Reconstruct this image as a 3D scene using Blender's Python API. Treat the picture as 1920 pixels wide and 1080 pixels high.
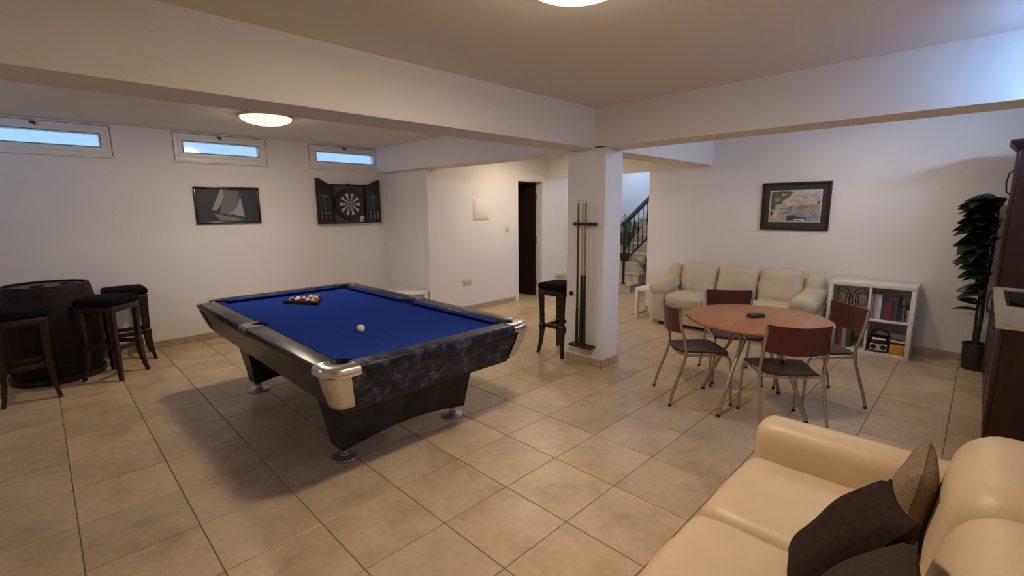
import bpy, bmesh, math, random
from mathutils import Vector, Matrix, noise as mnoise
PI = math.pi
random.seed(7)
S = bpy.context.scene
for o in list(bpy.data.objects): bpy.data.objects.remove(o)
COL = S.collection

# ------------------------------------------------------------------ camera
F_PX, YAW, PITCH, ROLL, CAM_H = 882.6, 0.784, 0.1678, -0.0082, 1.616
cd = bpy.data.cameras.new('camera'); cam = bpy.data.objects.new('camera', cd); COL.objects.link(cam)
cd.sensor_fit = 'HORIZONTAL'; cd.sensor_width = 36.0; cd.lens = 36.0 * F_PX / 1920.0
cd.clip_start = 0.02
fw = Vector((math.cos(YAW) * math.cos(PITCH), math.sin(YAW) * math.cos(PITCH), -math.sin(PITCH)))
r0 = Vector((math.sin(YAW), -math.cos(YAW), 0)); u0 = r0.cross(fw)
rt = r0 * math.cos(ROLL) + u0 * math.sin(ROLL); up = -r0 * math.sin(ROLL) + u0 * math.cos(ROLL)
M = Matrix((rt, up, -fw)).transposed().to_4x4(); M.translation = Vector((0, 0, CAM_H))
cam.matrix_world = M
S.camera = cam

# ------------------------------------------------------------------ world, exposure
W = bpy.data.worlds.new('sky'); S.world = W; W.use_nodes = True
bg = W.node_tree.nodes['Background']
bg.inputs['Color'].default_value = (0.43, 0.63, 1.0, 1); bg.inputs['Strength'].default_value = 60.0
S.view_settings.view_transform = 'Standard'; S.view_settings.look = 'None'
S.view_settings.gamma = 1.0; S.view_settings.use_curve_mapping = False
S.view_settings.exposure = 1.1
LAMP_ROOM, LAMP_POOL, LAMP_LOBBY_ASSUMED = 28.5, 21.5, 18.0
FILL_SOFA = 9.0; LAMP_HALL_ASSUMED = 12.0
LAMP_COL = (1.0, 0.82, 0.64)

# ------------------------------------------------------------------ materials
MATS = {}
def mat(name, col, rough=0.5, metal=0.0, var=0.0, scale=6.0, bump=0.0, bscale=60.0, spec=0.5, coat=0.0, rnd=0.0, emit=None, estr=0.0, sheen=0.0):
    m = bpy.data.materials.new(name); m.use_nodes = True; nt = m.node_tree; N = nt.nodes; L = nt.links
    b = N['Principled BSDF']
    b.inputs['Base Color'].default_value = (*col, 1); b.inputs['Roughness'].default_value = rough
    b.inputs['Metallic'].default_value = metal; b.inputs['Specular IOR Level'].default_value = spec
    b.inputs['Coat Weight'].default_value = coat; b.inputs['Sheen Weight'].default_value = sheen
    tc = N.new('ShaderNodeTexCoord')
    last = None
    if var > 0:
        nz = N.new('ShaderNodeTexNoise'); nz.inputs['Scale'].default_value = scale; nz.inputs['Detail'].default_value = 6
        L.new(tc.outputs['Object'], nz.inputs['Vector'])
        cr = N.new('ShaderNodeValToRGB'); cr.color_ramp.elements[0].position = 0.3; cr.color_ramp.elements[1].position = 0.7
        cr.color_ramp.elements[0].color = (*[max(0, c * (1 - var)) for c in col], 1)
        cr.color_ramp.elements[1].color = (*[min(1, c * (1 + var)) for c in col], 1)
        L.new(nz.outputs['Fac'], cr.inputs['Fac']); last = cr.outputs['Color']
    if rnd > 0:
        oi = N.new('ShaderNodeObjectInfo'); mr = N.new('ShaderNodeMapRange')
        mr.inputs['To Min'].default_value = 1 - rnd; mr.inputs['To Max'].default_value = 1 + rnd
        L.new(oi.outputs['Random'], mr.inputs['Value'])
        hs = N.new('ShaderNodeHueSaturation'); L.new(mr.outputs['Result'], hs.inputs['Value'])
        if last: L.new(last, hs.inputs['Color'])
        else: hs.inputs['Color'].default_value = (*col, 1)
        last = hs.outputs['Color']
    if last: L.new(last, b.inputs['Base Color'])
    if bump > 0:
        nb = N.new('ShaderNodeTexNoise'); nb.inputs['Scale'].default_value = bscale; nb.inputs['Detail'].default_value = 4
        L.new(tc.outputs['Object'], nb.inputs['Vector'])
        bp = N.new('ShaderNodeBump'); bp.inputs['Strength'].default_value = bump; bp.inputs['Distance'].default_value = 0.01
        L.new(nb.outputs['Fac'], bp.inputs['Height']); L.new(bp.outputs['Normal'], b.inputs['Normal'])
    if emit: b.inputs['Emission Color'].default_value = (*emit, 1); b.inputs['Emission Strength'].default_value = estr
    MATS[name] = m; return m

def wood(name, col, col2, rough=0.4, scale=3.0, stretch=(1, 1, 12), coat=0.0, spec=0.5):
    m = mat(name, col, rough, coat=coat, spec=spec); nt = m.node_tree; N = nt.nodes; L = nt.links; b = N['Principled BSDF']
    tc = N.new('ShaderNodeTexCoord'); mp = N.new('ShaderNodeMapping')
    mp.inputs['Scale'].default_value = tuple(scale * 12 / s for s in stretch)
    L.new(tc.outputs['Object'], mp.inputs['Vector'])
    nz = N.new('ShaderNodeTexNoise'); nz.inputs['Scale'].default_value = 1.0; nz.inputs['Detail'].default_value = 8; nz.inputs['Distortion'].default_value = 0.6
    L.new(mp.outputs['Vector'], nz.inputs['Vector'])
    cr = N.new('ShaderNodeValToRGB'); cr.color_ramp.elements[0].position = 0.32; cr.color_ramp.elements[1].position = 0.68
    cr.color_ramp.elements[0].color = (*col2, 1); cr.color_ramp.elements[1].color = (*col, 1)
    L.new(nz.outputs['Fac'], cr.inputs['Fac']); L.new(cr.outputs['Color'], b.inputs['Base Color'])
    return m

mat('plaster', (0.80, 0.765, 0.73), 0.85, var=0.02, scale=2.0, bump=0.12, bscale=45, spec=0.3)
mat('ceiling_paint', (0.78, 0.73, 0.68), 0.9, bump=0.05, bscale=60, spec=0.2)
mat('grout', (0.15, 0.11, 0.08), 0.9)
mat('skirting_tile', (0.42, 0.34, 0.25), 0.4, var=0.14, scale=9, rnd=0.06)
def tile_material():
    m = mat('floor_tile', (0.55, 0.44, 0.32), 0.34, spec=0.45); nt = m.node_tree; N = nt.nodes; L = nt.links; b = N['Principled BSDF']
    tc = N.new('ShaderNodeTexCoord'); oi = N.new('ShaderNodeObjectInfo')
    geo = N.new('ShaderNodeNewGeometry')
    ad = N.new('ShaderNodeVectorMath'); ad.operation = 'ADD'
    ml = N.new('ShaderNodeMath'); ml.operation = 'MULTIPLY'; ml.inputs[1].default_value = 37.0
    L.new(oi.outputs['Random'], ml.inputs[0]); L.new(geo.outputs['Position'], ad.inputs[0]); L.new(ml.outputs[0], ad.inputs[1])
    n1 = N.new('ShaderNodeTexNoise'); n1.inputs['Scale'].default_value = 3.2; n1.inputs['Detail'].default_value = 8; n1.inputs['Roughness'].default_value = 0.62
    n2 = N.new('ShaderNodeTexNoise'); n2.inputs['Scale'].default_value = 26; n2.inputs['Detail'].default_value = 5
    L.new(ad.outputs[0], n1.inputs['Vector']); L.new(ad.outputs[0], n2.inputs['Vector'])
    cr = N.new('ShaderNodeValToRGB'); e = cr.color_ramp.elements
    e[0].position = 0.32; e[0].color = (0.44, 0.315, 0.182, 1); e[1].position = 0.70; e[1].color = (0.65, 0.50, 0.315, 1)
    k = cr.color_ramp.elements.new(0.5); k.color = (0.58, 0.43, 0.258, 1)
    L.new(n1.outputs['Fac'], cr.inputs['Fac'])
    mx = N.new('ShaderNodeMix'); mx.data_type = 'RGBA'; mx.blend_type = 'MULTIPLY'; mx.inputs[0].default_value = 0.35
    L.new(cr.outputs['Color'], mx.inputs[6])
    c2 = N.new('ShaderNodeValToRGB'); c2.color_ramp.elements[0].position = 0.35; c2.color_ramp.elements[0].color = (0.72, 0.70, 0.68, 1); c2.color_ramp.elements[1].position = 0.6; c2.color_ramp.elements[1].color = (1, 1, 1, 1)
    L.new(n2.outputs['Fac'], c2.inputs['Fac']); L.new(c2.outputs['Color'], mx.inputs[7])
    hs = N.new('ShaderNodeHueSaturation'); mr = N.new('ShaderNodeMapRange'); mr.inputs['To Min'].default_value = 0.93; mr.inputs['To Max'].default_value = 1.06
    L.new(oi.outputs['Random'], mr.inputs['Value']); L.new(mr.outputs['Result'], hs.inputs['Value']); L.new(mx.outputs[2], hs.inputs['Color'])
    L.new(hs.outputs['Color'], b.inputs['Base Color'])
    rr = N.new('ShaderNodeMapRange'); rr.inputs['To Min'].default_value = 0.28; rr.inputs['To Max'].default_value = 0.45
    L.new(n1.outputs['Fac'], rr.inputs['Value']); L.new(rr.outputs['Result'], b.inputs['Roughness'])
    bp = N.new('ShaderNodeBump'); bp.inputs['Strength'].default_value = 0.06; bp.inputs['Distance'].default_value = 0.004
    L.new(n2.outputs['Fac'], bp.inputs['Height']); L.new(bp.outputs['Normal'], b.inputs['Normal'])
tile_material()
mat('pvc', (0.80, 0.78, 0.76), 0.35)
mat('gap_shade_caulk', (0.30, 0.25, 0.22), 0.8)  # one dark tone for shadow gap and dirty jointing at the frames
mat('dark_metal', (0.03, 0.027, 0.025), 0.4, 0.6)
mat('white_paint', (0.80, 0.78, 0.74), 0.45)
mat('cream_plastic', (0.80, 0.74, 0.64), 0.4)
mat('plate_plastic', (0.66, 0.59, 0.51), 0.4)
mat('chrome', (0.78, 0.76, 0.72), 0.22, 1.0)
mat('brushed_silver', (0.66, 0.62, 0.55), 0.42, 0.75, var=0.06, scale=30)
mat('pewter', (0.30, 0.30, 0.30), 0.3, 0.7)
mat('tube_metal', (0.42, 0.37, 0.31), 0.36, 0.85)
mat('black_plastic', (0.012, 0.012, 0.013), 0.35)
mat('black_rubber', (0.012, 0.012, 0.012), 0.7)
mat('pocket_void', (0.004, 0.004, 0.006), 0.9)
mat('velvet', (0.006, 0.006, 0.008), 0.95, spec=0.1)
wood('stool_wood', (0.022, 0.008, 0.006), (0.010, 0.004, 0.003), 0.38)
wood('barrel_wood', (0.026, 0.012, 0.008), (0.013, 0.006, 0.005), 0.6, spec=0.25)
wood('barrel_top', (0.12, 0.095, 0.08), (0.08, 0.06, 0.05), 0.5, stretch=(1, 12, 1), spec=0.3)
mat('hoop_iron', (0.012, 0.011, 0.011), 0.6, 0.5)
wood('dark_door', (0.020, 0.009, 0.006), (0.010, 0.005, 0.004), 0.55, spec=0.25)
wood('cabinet_wood', (0.042, 0.013, 0.010), (0.028, 0.008, 0.007), 0.45, spec=0.35)
wood('dart_wood', (0.017, 0.007, 0.006), (0.009, 0.004, 0.003), 0.45)
wood('mahogany', (0.105, 0.024, 0.015), (0.070, 0.016, 0.010), 0.36, scale=2, spec=0.35)
wood('walnut_seat', (0.060, 0.024, 0.016), (0.040, 0.015, 0.011), 0.42, scale=2, stretch=(1, 12, 1), spec=0.3)
wood('cherry_top', (0.44, 0.165, 0.052), (0.34, 0.118, 0.036), 0.36, scale=1.6, stretch=(12, 1, 12))
wood('cue_ash', (0.32, 0.19, 0.10), (0.25, 0.14, 0.07), 0.35)
wood('cue_dark', (0.085, 0.045, 0.026), (0.055, 0.028, 0.016), 0.35)
wood('cue_maple', (0.52, 0.38, 0.22), (0.46, 0.32, 0.18), 0.35)
mat('cloth_blue', (0.019, 0.047, 0.25), 1.0, var=0.06, scale=40, bump=0.05, bscale=400, spec=0.0)
mat('rail_laminate', (0.026, 0.027, 0.030), 0.30, var=0.45, scale=9, spec=0.4)
def marble():
    m = mat('apron_marble', (0.02, 0.02, 0.03), 0.38, spec=0.22); nt = m.node_tree; N = nt.nodes; L = nt.links; b = N['Principled BSDF']
    tc = N.new('ShaderNodeTexCoord'); n1 = N.new('ShaderNodeTexNoise'); n1.inputs['Scale'].default_value = 7; n1.inputs['Detail'].default_value = 9; n1.inputs['Roughness'].default_value = 0.7; n1.inputs['Distortion'].default_value = 1.4
    L.new(tc.outputs['Object'], n1.inputs['Vector'])
    cr = N.new('ShaderNodeValToRGB'); e = cr.color_ramp.elements
    e[0].position = 0.44; e[0].color = (0.006, 0.008, 0.018, 1); e[1].position = 0.72; e[1].color = (0.13, 0.145, 0.22, 1)
    k = cr.color_ramp.elements.new(0.54); k.color = (0.022, 0.024, 0.040, 1)
    n1.inputs['Scale'].default_value = 11; n1.inputs['Distortion'].default_value = 0.7
    L.new(n1.outputs['Fac'], cr.inputs['Fac']); L.new(cr.outputs['Color'], b.inputs['Base Color'])
marble()
mat('pedestal_black', (0.010, 0.010, 0.015), 0.4, var=0.8, scale=9, spec=0.3)
mat('leather_cream', (0.62, 0.47, 0.28), 0.42, var=0.05, scale=5, bump=0.10, bscale=180)
mat('leather_far', (0.60, 0.505, 0.365), 0.42, var=0.06, scale=5, bump=0.12, bscale=120)
mat('cushion_brown', (0.028, 0.016, 0.013), 0.95, var=0.25, scale=60, bump=0.3, bscale=500, spec=0.1)
mat('cushion_choc', (0.050, 0.030, 0.022), 0.95, var=0.25, scale=60, bump=0.3, bscale=400, spec=0.1)
mat('cushion_tan', (0.27, 0.19, 0.12), 0.95, var=0.25, scale=80, bump=0.6, bscale=300, spec=0.1)
mat('leaf_green', (0.014, 0.032, 0.018), 0.38, var=0.3, scale=8, rnd=0.25)
mat('palm_green', (0.035, 0.085, 0.022), 0.5, rnd=0.3)
mat('bark', (0.035, 0.027, 0.020), 0.9, var=0.3, scale=30)
mat('pot_grey', (0.035, 0.030, 0.028), 0.5, var=0.3, scale=10)
mat('soil', (0.02, 0.014, 0.010), 1.0)
mat('stone_counter', (0.47, 0.38, 0.28), 0.3, var=0.18, scale=45)
mat('steel_dark', (0.06, 0.06, 0.06), 0.25, 0.9)
mat('marble_step', (0.62, 0.54, 0.42), 0.35, var=0.1, scale=8)
mat('stringer_grey', (0.42, 0.37, 0.31), 0.7)
mat('rail_iron', (0.020, 0.011, 0.008), 0.45, 0.2)
mat('mat_board', (0.035, 0.040, 0.042), 0.8)
mat('paper_white', (0.70, 0.68, 0.64), 0.7)
mat('shelf_white', (0.74, 0.71, 0.66), 0.45)
for n, c in dict(book_tan=(0.46, 0.37, 0.28), book_white=(0.62, 0.58, 0.52), book_navy=(0.03, 0.035, 0.08), book_purple=(0.075, 0.05, 0.10), book_red=(0.22, 0.022, 0.04), book_wine=(0.10, 0.015, 0.025), book_black=(0.015, 0.015, 0.02), book_blue=(0.05, 0.08, 0.16), book_grey=(0.16, 0.16, 0.17), book_green=(0.25, 0.27, 0.13), book_forest=(0.03, 0.07, 0.04), box_orange=(0.62, 0.27, 0.015), jar_green=(0.35, 0.36, 0.26),
        sea_dark=(0.030, 0.038, 0.048), sail_pale=(0.34, 0.33, 0.29), sail_shade=(0.15, 0.155, 0.16), hull_grey=(0.20, 0.20, 0.18),
        art_sky=(0.50, 0.45, 0.42), art_hill=(0.33, 0.25, 0.15), art_water=(0.27, 0.29, 0.34), art_grass=(0.33, 0.29, 0.17), art_leaf=(0.10, 0.105, 0.055), art_sand=(0.50, 0.36, 0.25), art_boat=(0.07, 0.06, 0.07), art_foam=(0.62, 0.60, 0.57),
        dart_white=(0.50, 0.46, 0.38), dart_black=(0.012, 0.012, 0.012), dart_red=(0.14, 0.02, 0.02), dart_green=(0.02, 0.08, 0.035), chalk_board=(0.012, 0.026, 0.020), back_board=(0.075, 0.058, 0.055), lamp_metal=(0.40, 0.33, 0.20),
        ball_white=(0.75, 0.70, 0.58), phone_black=(0.015, 0.015, 0.017), leather_case=(0.02, 0.018, 0.016), panel_tray=(0.52, 0.46, 0.39)).items():
    mat(n, c, 0.55 if not n.startswith('ball') else 0.15, var=0.35 if n.startswith('art') else 0.0, scale=22)

def glass_pane(name, tint):
    m = bpy.data.materials.new(name); m.use_nodes = True; nt = m.node_tree; N = nt.nodes; L = nt.links; N.clear()
    out = N.new('ShaderNodeOutputMaterial'); tr = N.new('ShaderNodeBsdfTransparent'); tr.inputs['Color'].default_value = (*tint, 1)
    gl = N.new('ShaderNodeBsdfGlossy'); gl.inputs['Roughness'].default_value = 0.08; gl.inputs['Color'].default_value = (0.8, 0.85, 0.9, 1)
    mx = N.new('ShaderNodeMixShader'); mx.inputs[0].default_value = 0.06
    L.new(tr.outputs[0], mx.inputs[1]); L.new(gl.outputs[0], mx.inputs[2]); L.new(mx.outputs[0], out.inputs['Surface']); MATS[name] = m
glass_pane('pane_frosted', (0.089, 0.097, 0.0985)); glass_pane('pane_clear', (0.95, 0.95, 0.95)); glass_pane('pane_blue', (0.72, 0.87, 1.0)); glass_pane('pane_hall', (0.325, 0.325, 0.325))

def lamp_glass():
    m = bpy.data.materials.new('lamp_glass'); m.use_nodes = True; nt = m.node_tree; N = nt.nodes; L = nt.links; N.clear()
    out = N.new('ShaderNodeOutputMaterial'); tr = N.new('ShaderNodeBsdfTransparent'); tr.inputs['Color'].default_value = (1, 1, 1, 1)
    em = N.new('ShaderNodeEmission'); em.inputs['Color'].default_value = (1.0, 0.90, 0.52, 1); em.inputs['Strength'].default_value = 1.25
    mx = N.new('ShaderNodeMixShader'); mx.inputs[0].default_value = 0.55
    L.new(tr.outputs[0], mx.inputs[1]); L.new(em.outputs[0], mx.inputs[2]); L.new(mx.outputs[0], out.inputs['Surface']); MATS['lamp_glass'] = m
lamp_glass()

# ------------------------------------------------------------------ mesh helpers
class MB:
    def __init__(s): s.v = []; s.f = []; s.m = []; s.mi = 0
    def add(s, vs, fs):
        o = len(s.v); s.v += [tuple(v) for v in vs]; s.f += [tuple(i + o for i in f) for f in fs]; s.m += [s.mi] * len(fs); return s
    def box(s, x0, x1, y0, y1, z0, z1):
        return s.add([(x0, y0, z0), (x1, y0, z0), (x1, y1, z0), (x0, y1, z0), (x0, y0, z1), (x1, y0, z1), (x1, y1, z1), (x0, y1, z1)],
                     [(0, 3, 2, 1), (4, 5, 6, 7), (0, 1, 5, 4), (1, 2, 6, 5), (2, 3, 7, 6), (3, 0, 4, 7)])
    def bbox(s, x0, x1, y0, y1, z0, z1, b=0.004, seg=2):
        bm = bmesh.new(); bmesh.ops.create_cube(bm, size=1)
        for v in bm.verts: v.co = Vector((x0 + (v.co.x + .5) * (x1 - x0), y0 + (v.co.y + .5) * (y1 - y0), z0 + (v.co.z + .5) * (z1 - z0)))
        bmesh.ops.bevel(bm, geom=bm.edges[:], offset=b, segments=seg, profile=0.5, affect='EDGES')
        bm.verts.index_update(); s.add([v.co[:] for v in bm.verts], [[v.index for v in f.verts] for f in bm.faces]); bm.free(); return s
    def soft(s, c, size, r, puff=(0, 0, 0), n=8, wr=0.0, seed=0, rot=None, taper=None):
        hx, hy, hz = [a / 2 for a in size]; r = min(r, hx, hy, hz) * 0.999
        def samp(h):
            k = [-h + r * (1 - math.cos(t * PI / 2 / 5)) for t in range(5)]
            k += [-(h - r) + 2 * (h - r) * t / n for t in range(n + 1)]
            return k + [-x for x in reversed(k[:5])]
        X, Y, Z = samp(hx), samp(hy), samp(hz); idx = {}; vs = []; fs = []
        def P(i, j, k):
            key = (i, j, k)
            if key in idx: return idx[key]
            q = Vector((X[i], Y[j], Z[k])); inn = Vector((max(-(hx - r), min(hx - r, q.x)), max(-(hy - r), min(hy - r, q.y)), max(-(hz - r), min(hz - r, q.z))))
            d = q - inn
            if d.length > 1e-9: q = inn + d.normalized() * r
            u, v, w = q.x / hx, q.y / hy, q.z / hz
            q = Vector((q.x + puff[0] * u * (1 - v * v) * (1 - w * w), q.y + puff[1] * v * (1 - u * u) * (1 - w * w), q.z + puff[2] * w * (1 - u * u) * (1 - v * v)))
            if wr: q += mnoise.noise_vector(q * 7 + Vector((seed, seed * 1.7, 3))) * wr
            if taper: q = taper(q)
            if rot: q = rot @ q
            idx[key] = len(vs); vs.append(tuple(q + Vector(c))); return idx[key]
        a, b, cc = len(X) - 1, len(Y) - 1, len(Z) - 1
        for i in range(a):
            for j in range(b):
                fs.append((P(i, j, 0), P(i, j + 1, 0), P(i + 1, j + 1, 0), P(i + 1, j, 0))); fs.append((P(i, j, cc), P(i + 1, j, cc), P(i + 1, j + 1, cc), P(i, j + 1, cc)))
        for i in range(a):
            for k in range(cc):
                fs.append((P(i, 0, k), P(i + 1, 0, k), P(i + 1, 0, k + 1), P(i, 0, k + 1))); fs.append((P(i, b, k), P(i, b, k + 1), P(i + 1, b, k + 1), P(i + 1, b, k)))
        for j in range(b):
            for k in range(cc):
                fs.append((P(0, j, k), P(0, j, k + 1), P(0, j + 1, k + 1), P(0, j + 1, k))); fs.append((P(a, j, k), P(a, j + 1, k), P(a, j + 1, k + 1), P(a, j, k + 1)))
        return s.add(vs, fs)
    def tube(s, pts, r, n=10, closed=False, cap=True):
        pts = [Vector(p) for p in pts]; rs = r if isinstance(r, (list, tuple)) else [r] * len(pts); vs = []; fs = []; K = len(pts)
        ref = None
        for i, p in enumerate(pts):
            if closed: t = pts[(i + 1) % K] - pts[i - 1]
            else: t = (pts[min(i + 1, K - 1)] - pts[max(i - 1, 0)])
            t.normalize()
            if ref is None:
                ref = Vector((0, 0, 1)) if abs(t.z) < 0.9 else Vector((1, 0, 0))
            a = (ref - t * ref.dot(t)).normalized(); b = t.cross(a); ref = a
            for k in range(n):
                th = 2 * PI * k / n; vs.append(tuple(p + (a * math.cos(th) + b * math.sin(th)) * rs[i]))
        for i in range(K if closed else K - 1):
            j = (i + 1) % K
            for k in range(n): fs.append((i * n + k, i * n + (k + 1) % n, j * n + (k + 1) % n, j * n + k))
        if cap and not closed: fs.append(tuple(range(n - 1, -1, -1))); fs.append(tuple((K - 1) * n + k for k in range(n)))
        return s.add(vs, fs)
    def lathe(s, prof, n=32, c=(0, 0, 0), axis='z', a0=0.0, a1=2 * PI):
        full = abs(a1 - a0 - 2 * PI) < 1e-6; m = n if full else n + 1; vs = []; fs = []
        for k in range(m):
            th = a0 + (a1 - a0) * k / n
            for (r, z) in prof:
                x, y = r * math.cos(th), r * math.sin(th)
                if axis == 'z': vs.append((c[0] + x, c[1] + y, c[2] + z))
                elif axis == 'y': vs.append((c[0] + x, c[1] - z, c[2] + y))
                else: vs.append((c[0] - z, c[1] - x, c[2] + y))
        P = len(prof)
        for k in range(n):
            j = (k + 1) % m
            for i in range(P - 1): fs.append((k * P + i, j * P + i, j * P + i + 1, k * P + i + 1))
        return s.add(vs, fs)
    def prism(s, poly, d0, d1, axis='z'):
        n = len(poly)
        def P(a, b, d): return (a, b, d) if axis == 'z' else ((a, d, b) if axis == 'y' else (d, a, b))
        vs = [P(a, b, d0) for a, b in poly] + [P(a, b, d1) for a, b in poly]
        fs = [tuple(range(n - 1, -1, -1)), tuple(range(n, 2 * n))] + [(i, (i + 1) % n, n + (i + 1) % n, n + i) for i in range(n)]
        return s.add(vs, fs)
    def xf(s, mtx):
        s.v = [tuple(mtx @ Vector(v)) for v in s.v]; return s
    def shift(s, d): s.v = [(a + d[0], b + d[1], c + d[2]) for a, b, c in s.v]; return s
    def mesh(s, name, mats, smooth=40):
        me = bpy.data.meshes.new(name); me.from_pydata(s.v, [], s.f)
        mats = mats if isinstance(mats, (list, tuple)) else [mats]
        for q in mats: me.materials.append(MATS[q])
        if len(mats) > 1: me.polygons.foreach_set('material_index', s.m)
        bm = bmesh.new(); bm.from_mesh(me); bmesh.ops.recalc_face_normals(bm, faces=bm.faces[:]); bm.to_mesh(me); bm.free()
        if smooth:
            me.polygons.foreach_set('use_smooth', [True] * len(me.polygons)); me.set_sharp_from_angle(angle=math.radians(smooth))
        me.update(); return me
    def build(s, name, mats, parent=None, smooth=40):
        return obj(name, s.mesh(name, mats, smooth), parent)

def obj(name, me, parent=None, loc=(0, 0, 0)):
    o = bpy.data.objects.new(name, me); COL.objects.link(o); o.location = loc
    if parent: o.parent = parent
    return o
def tag(o, label, cat, group=None):
    o['label'] = label; o['category'] = cat
    if group: o['group'] = group
    return o
def thing(name, label, cat, loc=(0, 0, 0), rz=0.0, group=None):
    o = bpy.data.objects.new(name, None); COL.objects.link(o); o.location = loc; o.rotation_euler = (0, 0, rz); o.empty_display_size = 0.05
    return tag(o, label, cat, group)
def struct(name, mb, m, parent=None, label=None, smooth=0):
    o = mb.build(name, m, parent, smooth)
    if not parent:
        o['kind'] = 'structure'
        if label: o['label'] = label
    return o
def dup(root, loc, rz, label):
    def cp(o, par):
        c = o.copy(); COL.objects.link(c); c.parent = par
        for ch in o.children: cp(ch, c)
        return c
    r = cp(root, None); r.location = loc; r.rotation_euler = (0, 0, rz); r['label'] = label; return r

# ------------------------------------------------------------------ setting: dimensions
XN, XS, YR, YW = -1.7, 6.666, -0.78, 6.842     # near wall, sofa wall, right wall, window wall
ZC, ZB = 2.544, 2.18                            # ceiling, beam underside
XP, YP, PX1, PY1 = 3.881, 2.602, 4.17, 3.052    # pillar
YB0, YB1, XB1 = 2.738, 3.085, 4.23              # beams
XR, YL = 4.02, 5.71                             # return wall, lobby wall
YO = 3.675                                      # left end of the sofa wall
XH, ZH = 10.9, 4.6                              # stair hall
T = 0.15

# floor: grout bed with tiles
floor = struct('floor', MB().box(XN, XH, YR, 7.4, -0.12, -0.0035), 'grout')
TS, OX, OY, GAP = 0.45, 1.3149, 1.8242, 0.0045
def tile_mesh(hx, hy):
    b = 0.0025; hx -= GAP / 2; hy -= GAP / 2
    vs = []
    for z, i in ((-0.006, 0), (-0.0022, 0), (0, b)):
        vs += [(-hx + i, -hy + i, z), (hx - i, -hy + i, z), (hx - i, hy - i, z), (-hx + i, hy - i, z)]
    fs = [(8, 9, 10, 11)]
    for l in (0, 4):
        fs += [(l + k, l + (k + 1) % 4, l + 4 + (k + 1) % 4, l + 4 + k) for k in range(4)]
    return MB().add(vs, fs)
cand = []
for i in range(-8, 23):
    for j in range(-7, 14):
        x0, y0 = OX + TS * i, OY + TS * j; x1, y1 = x0 + TS, y0 + TS; cx = x0 + TS / 2; cy = y0 + TS / 2
        if cx > XS + 0.1 or (x0 < XS < x1 and cy > YO): lo, hi, a, b = YO, YL, XS - 0.4, XH
        else: lo, hi, a, b = YR, YW if cx < XR else YL, XN, XS
        if x0 < 6.53 and x1 > 5.8 and cy > YL - 0.3: hi = 7.0
        a, b, lo, hi = max(a, x0), min(b, x1), max(lo, y0), min(hi, y1)
        if b - a < 0.01 or hi - lo < 0.01: continue
        c = Vector(((a + b) / 2, (lo + hi) / 2, -CAM_H)); z = c.dot(fw)
        vis = z > 0.3 and abs(c.dot(rt) / z) < 1.25 and abs(c.dot(up) / z) < 0.75
        cand.append((0 if vis else 1, c.length, a, b, lo, hi))
cand.sort(); full = tile_mesh(TS / 2, TS / 2).mesh('floor_tile', 'floor_tile', 0); rest = MB()
for n, (v, d, a, b, lo, hi) in enumerate(cand):
    w, h = b - a, hi - lo
    if v == 0 and n < 300:
        me = full if abs(w - TS) < 1e-4 and abs(h - TS) < 1e-4 else tile_mesh(w / 2, h / 2).mesh('floor_tile', 'floor_tile', 0)
        obj('floor_tile', me, floor, ((a + b) / 2, (lo + hi) / 2, 0))
    else:
        t = tile_mesh(w / 2, h / 2).shift(((a + b) / 2, (lo + hi) / 2, 0)); rest.add(t.v, t.f)
ro = rest.build('floor_tile_rest', 'floor_tile', floor, 0); ro['kind'] = 'stuff'

# walls with window openings
WIN_L = [(-0.42, 0.69), (1.262, 2.268), (2.845, 3.925)]; WZ0, WZ1 = 2.212, 2.522
WIN_R = [(4.5, 5.6)]; WIN_N = [(4.75, 5.45)]; WIN_K = (3.22, 3.72); YK = -0.345; KZ0, KZ1 = 2.20, 2.535  # openings out of view pillar and floor
def wall_with_windows(name, x0, x1, y0, y1, wins, z0, z1):
    mb = MB(); mb.box(x0, x1, y0, y1, -0.12, z0); mb.box(x0, x1, y0, y1, z1, ZC + 0.2); xs = x0
    for a, b in wins: mb.box(xs, a, y0, y1, z0, z1); xs = b
    mb.box(xs, x1, y0, y1, z0, z1)
    return struct(name, mb, 'plaster')
wall_with_windows('wall_window', XN - T, XR, YW, YW + 0.25, WIN_L, WZ0, WZ1)
wall_with_windows('wall_right', 4.05, XS + T, YR - 0.25, YR, WIN_R, WZ0, WZ1)
struct('wall_right_near', MB().box(XN - T, 4.05, YK - 0.05, YK, -0.12, KZ0).box(XN - T, 4.05, YK - 0.05, YK, KZ1, ZC + 0.2).box(XN - T, WIN_K[0], YK - 0.05, YK, KZ0, KZ1).box(WIN_K[1], 4.05, YK - 0.05, YK, KZ0, KZ1).box(3.95, 4.05, YR - 0.25, YK - 0.05, -0.12, ZC + 0.2), 'plaster')
struct('wall_assumed_light_well', MB().box(1.2, 3.95, -1.10, -0.98, 1.2, 2.94).box(1.2, 3.95, -0.98, YK - 0.05, 1.1, 1.2), 'plaster', label='assumed retaining wall of the light well outside the near window')  # unseen wall assumed outside to cut the low sky from that window
struct('wall_near', MB().box(XN - T, XN, YR, YW, -0.12, WZ0).box(XN - T, XN, YR, YW, WZ1, ZC + 0.2).box(XN - T, XN, YR, WIN_N[0][0], WZ0, WZ1).box(XN - T, XN, WIN_N[0][1], YW, WZ0, WZ1), 'plaster')
struct('wall_sofa', MB().box(XS, XS + T, YR, YO, -0.12, ZC).box(XS, XS + T, YO, YL, 2.152, ZC).box(XS, XS + T, YR, YL, ZC, ZC + 0.2), 'plaster')
struct('wall_return', MB().box(XR, XR + T, YL, YW + 0.25, -0.12, ZC + 0.2), 'plaster')
DX0, DX1, DZ = 5.872, 6.535, 2.095
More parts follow.
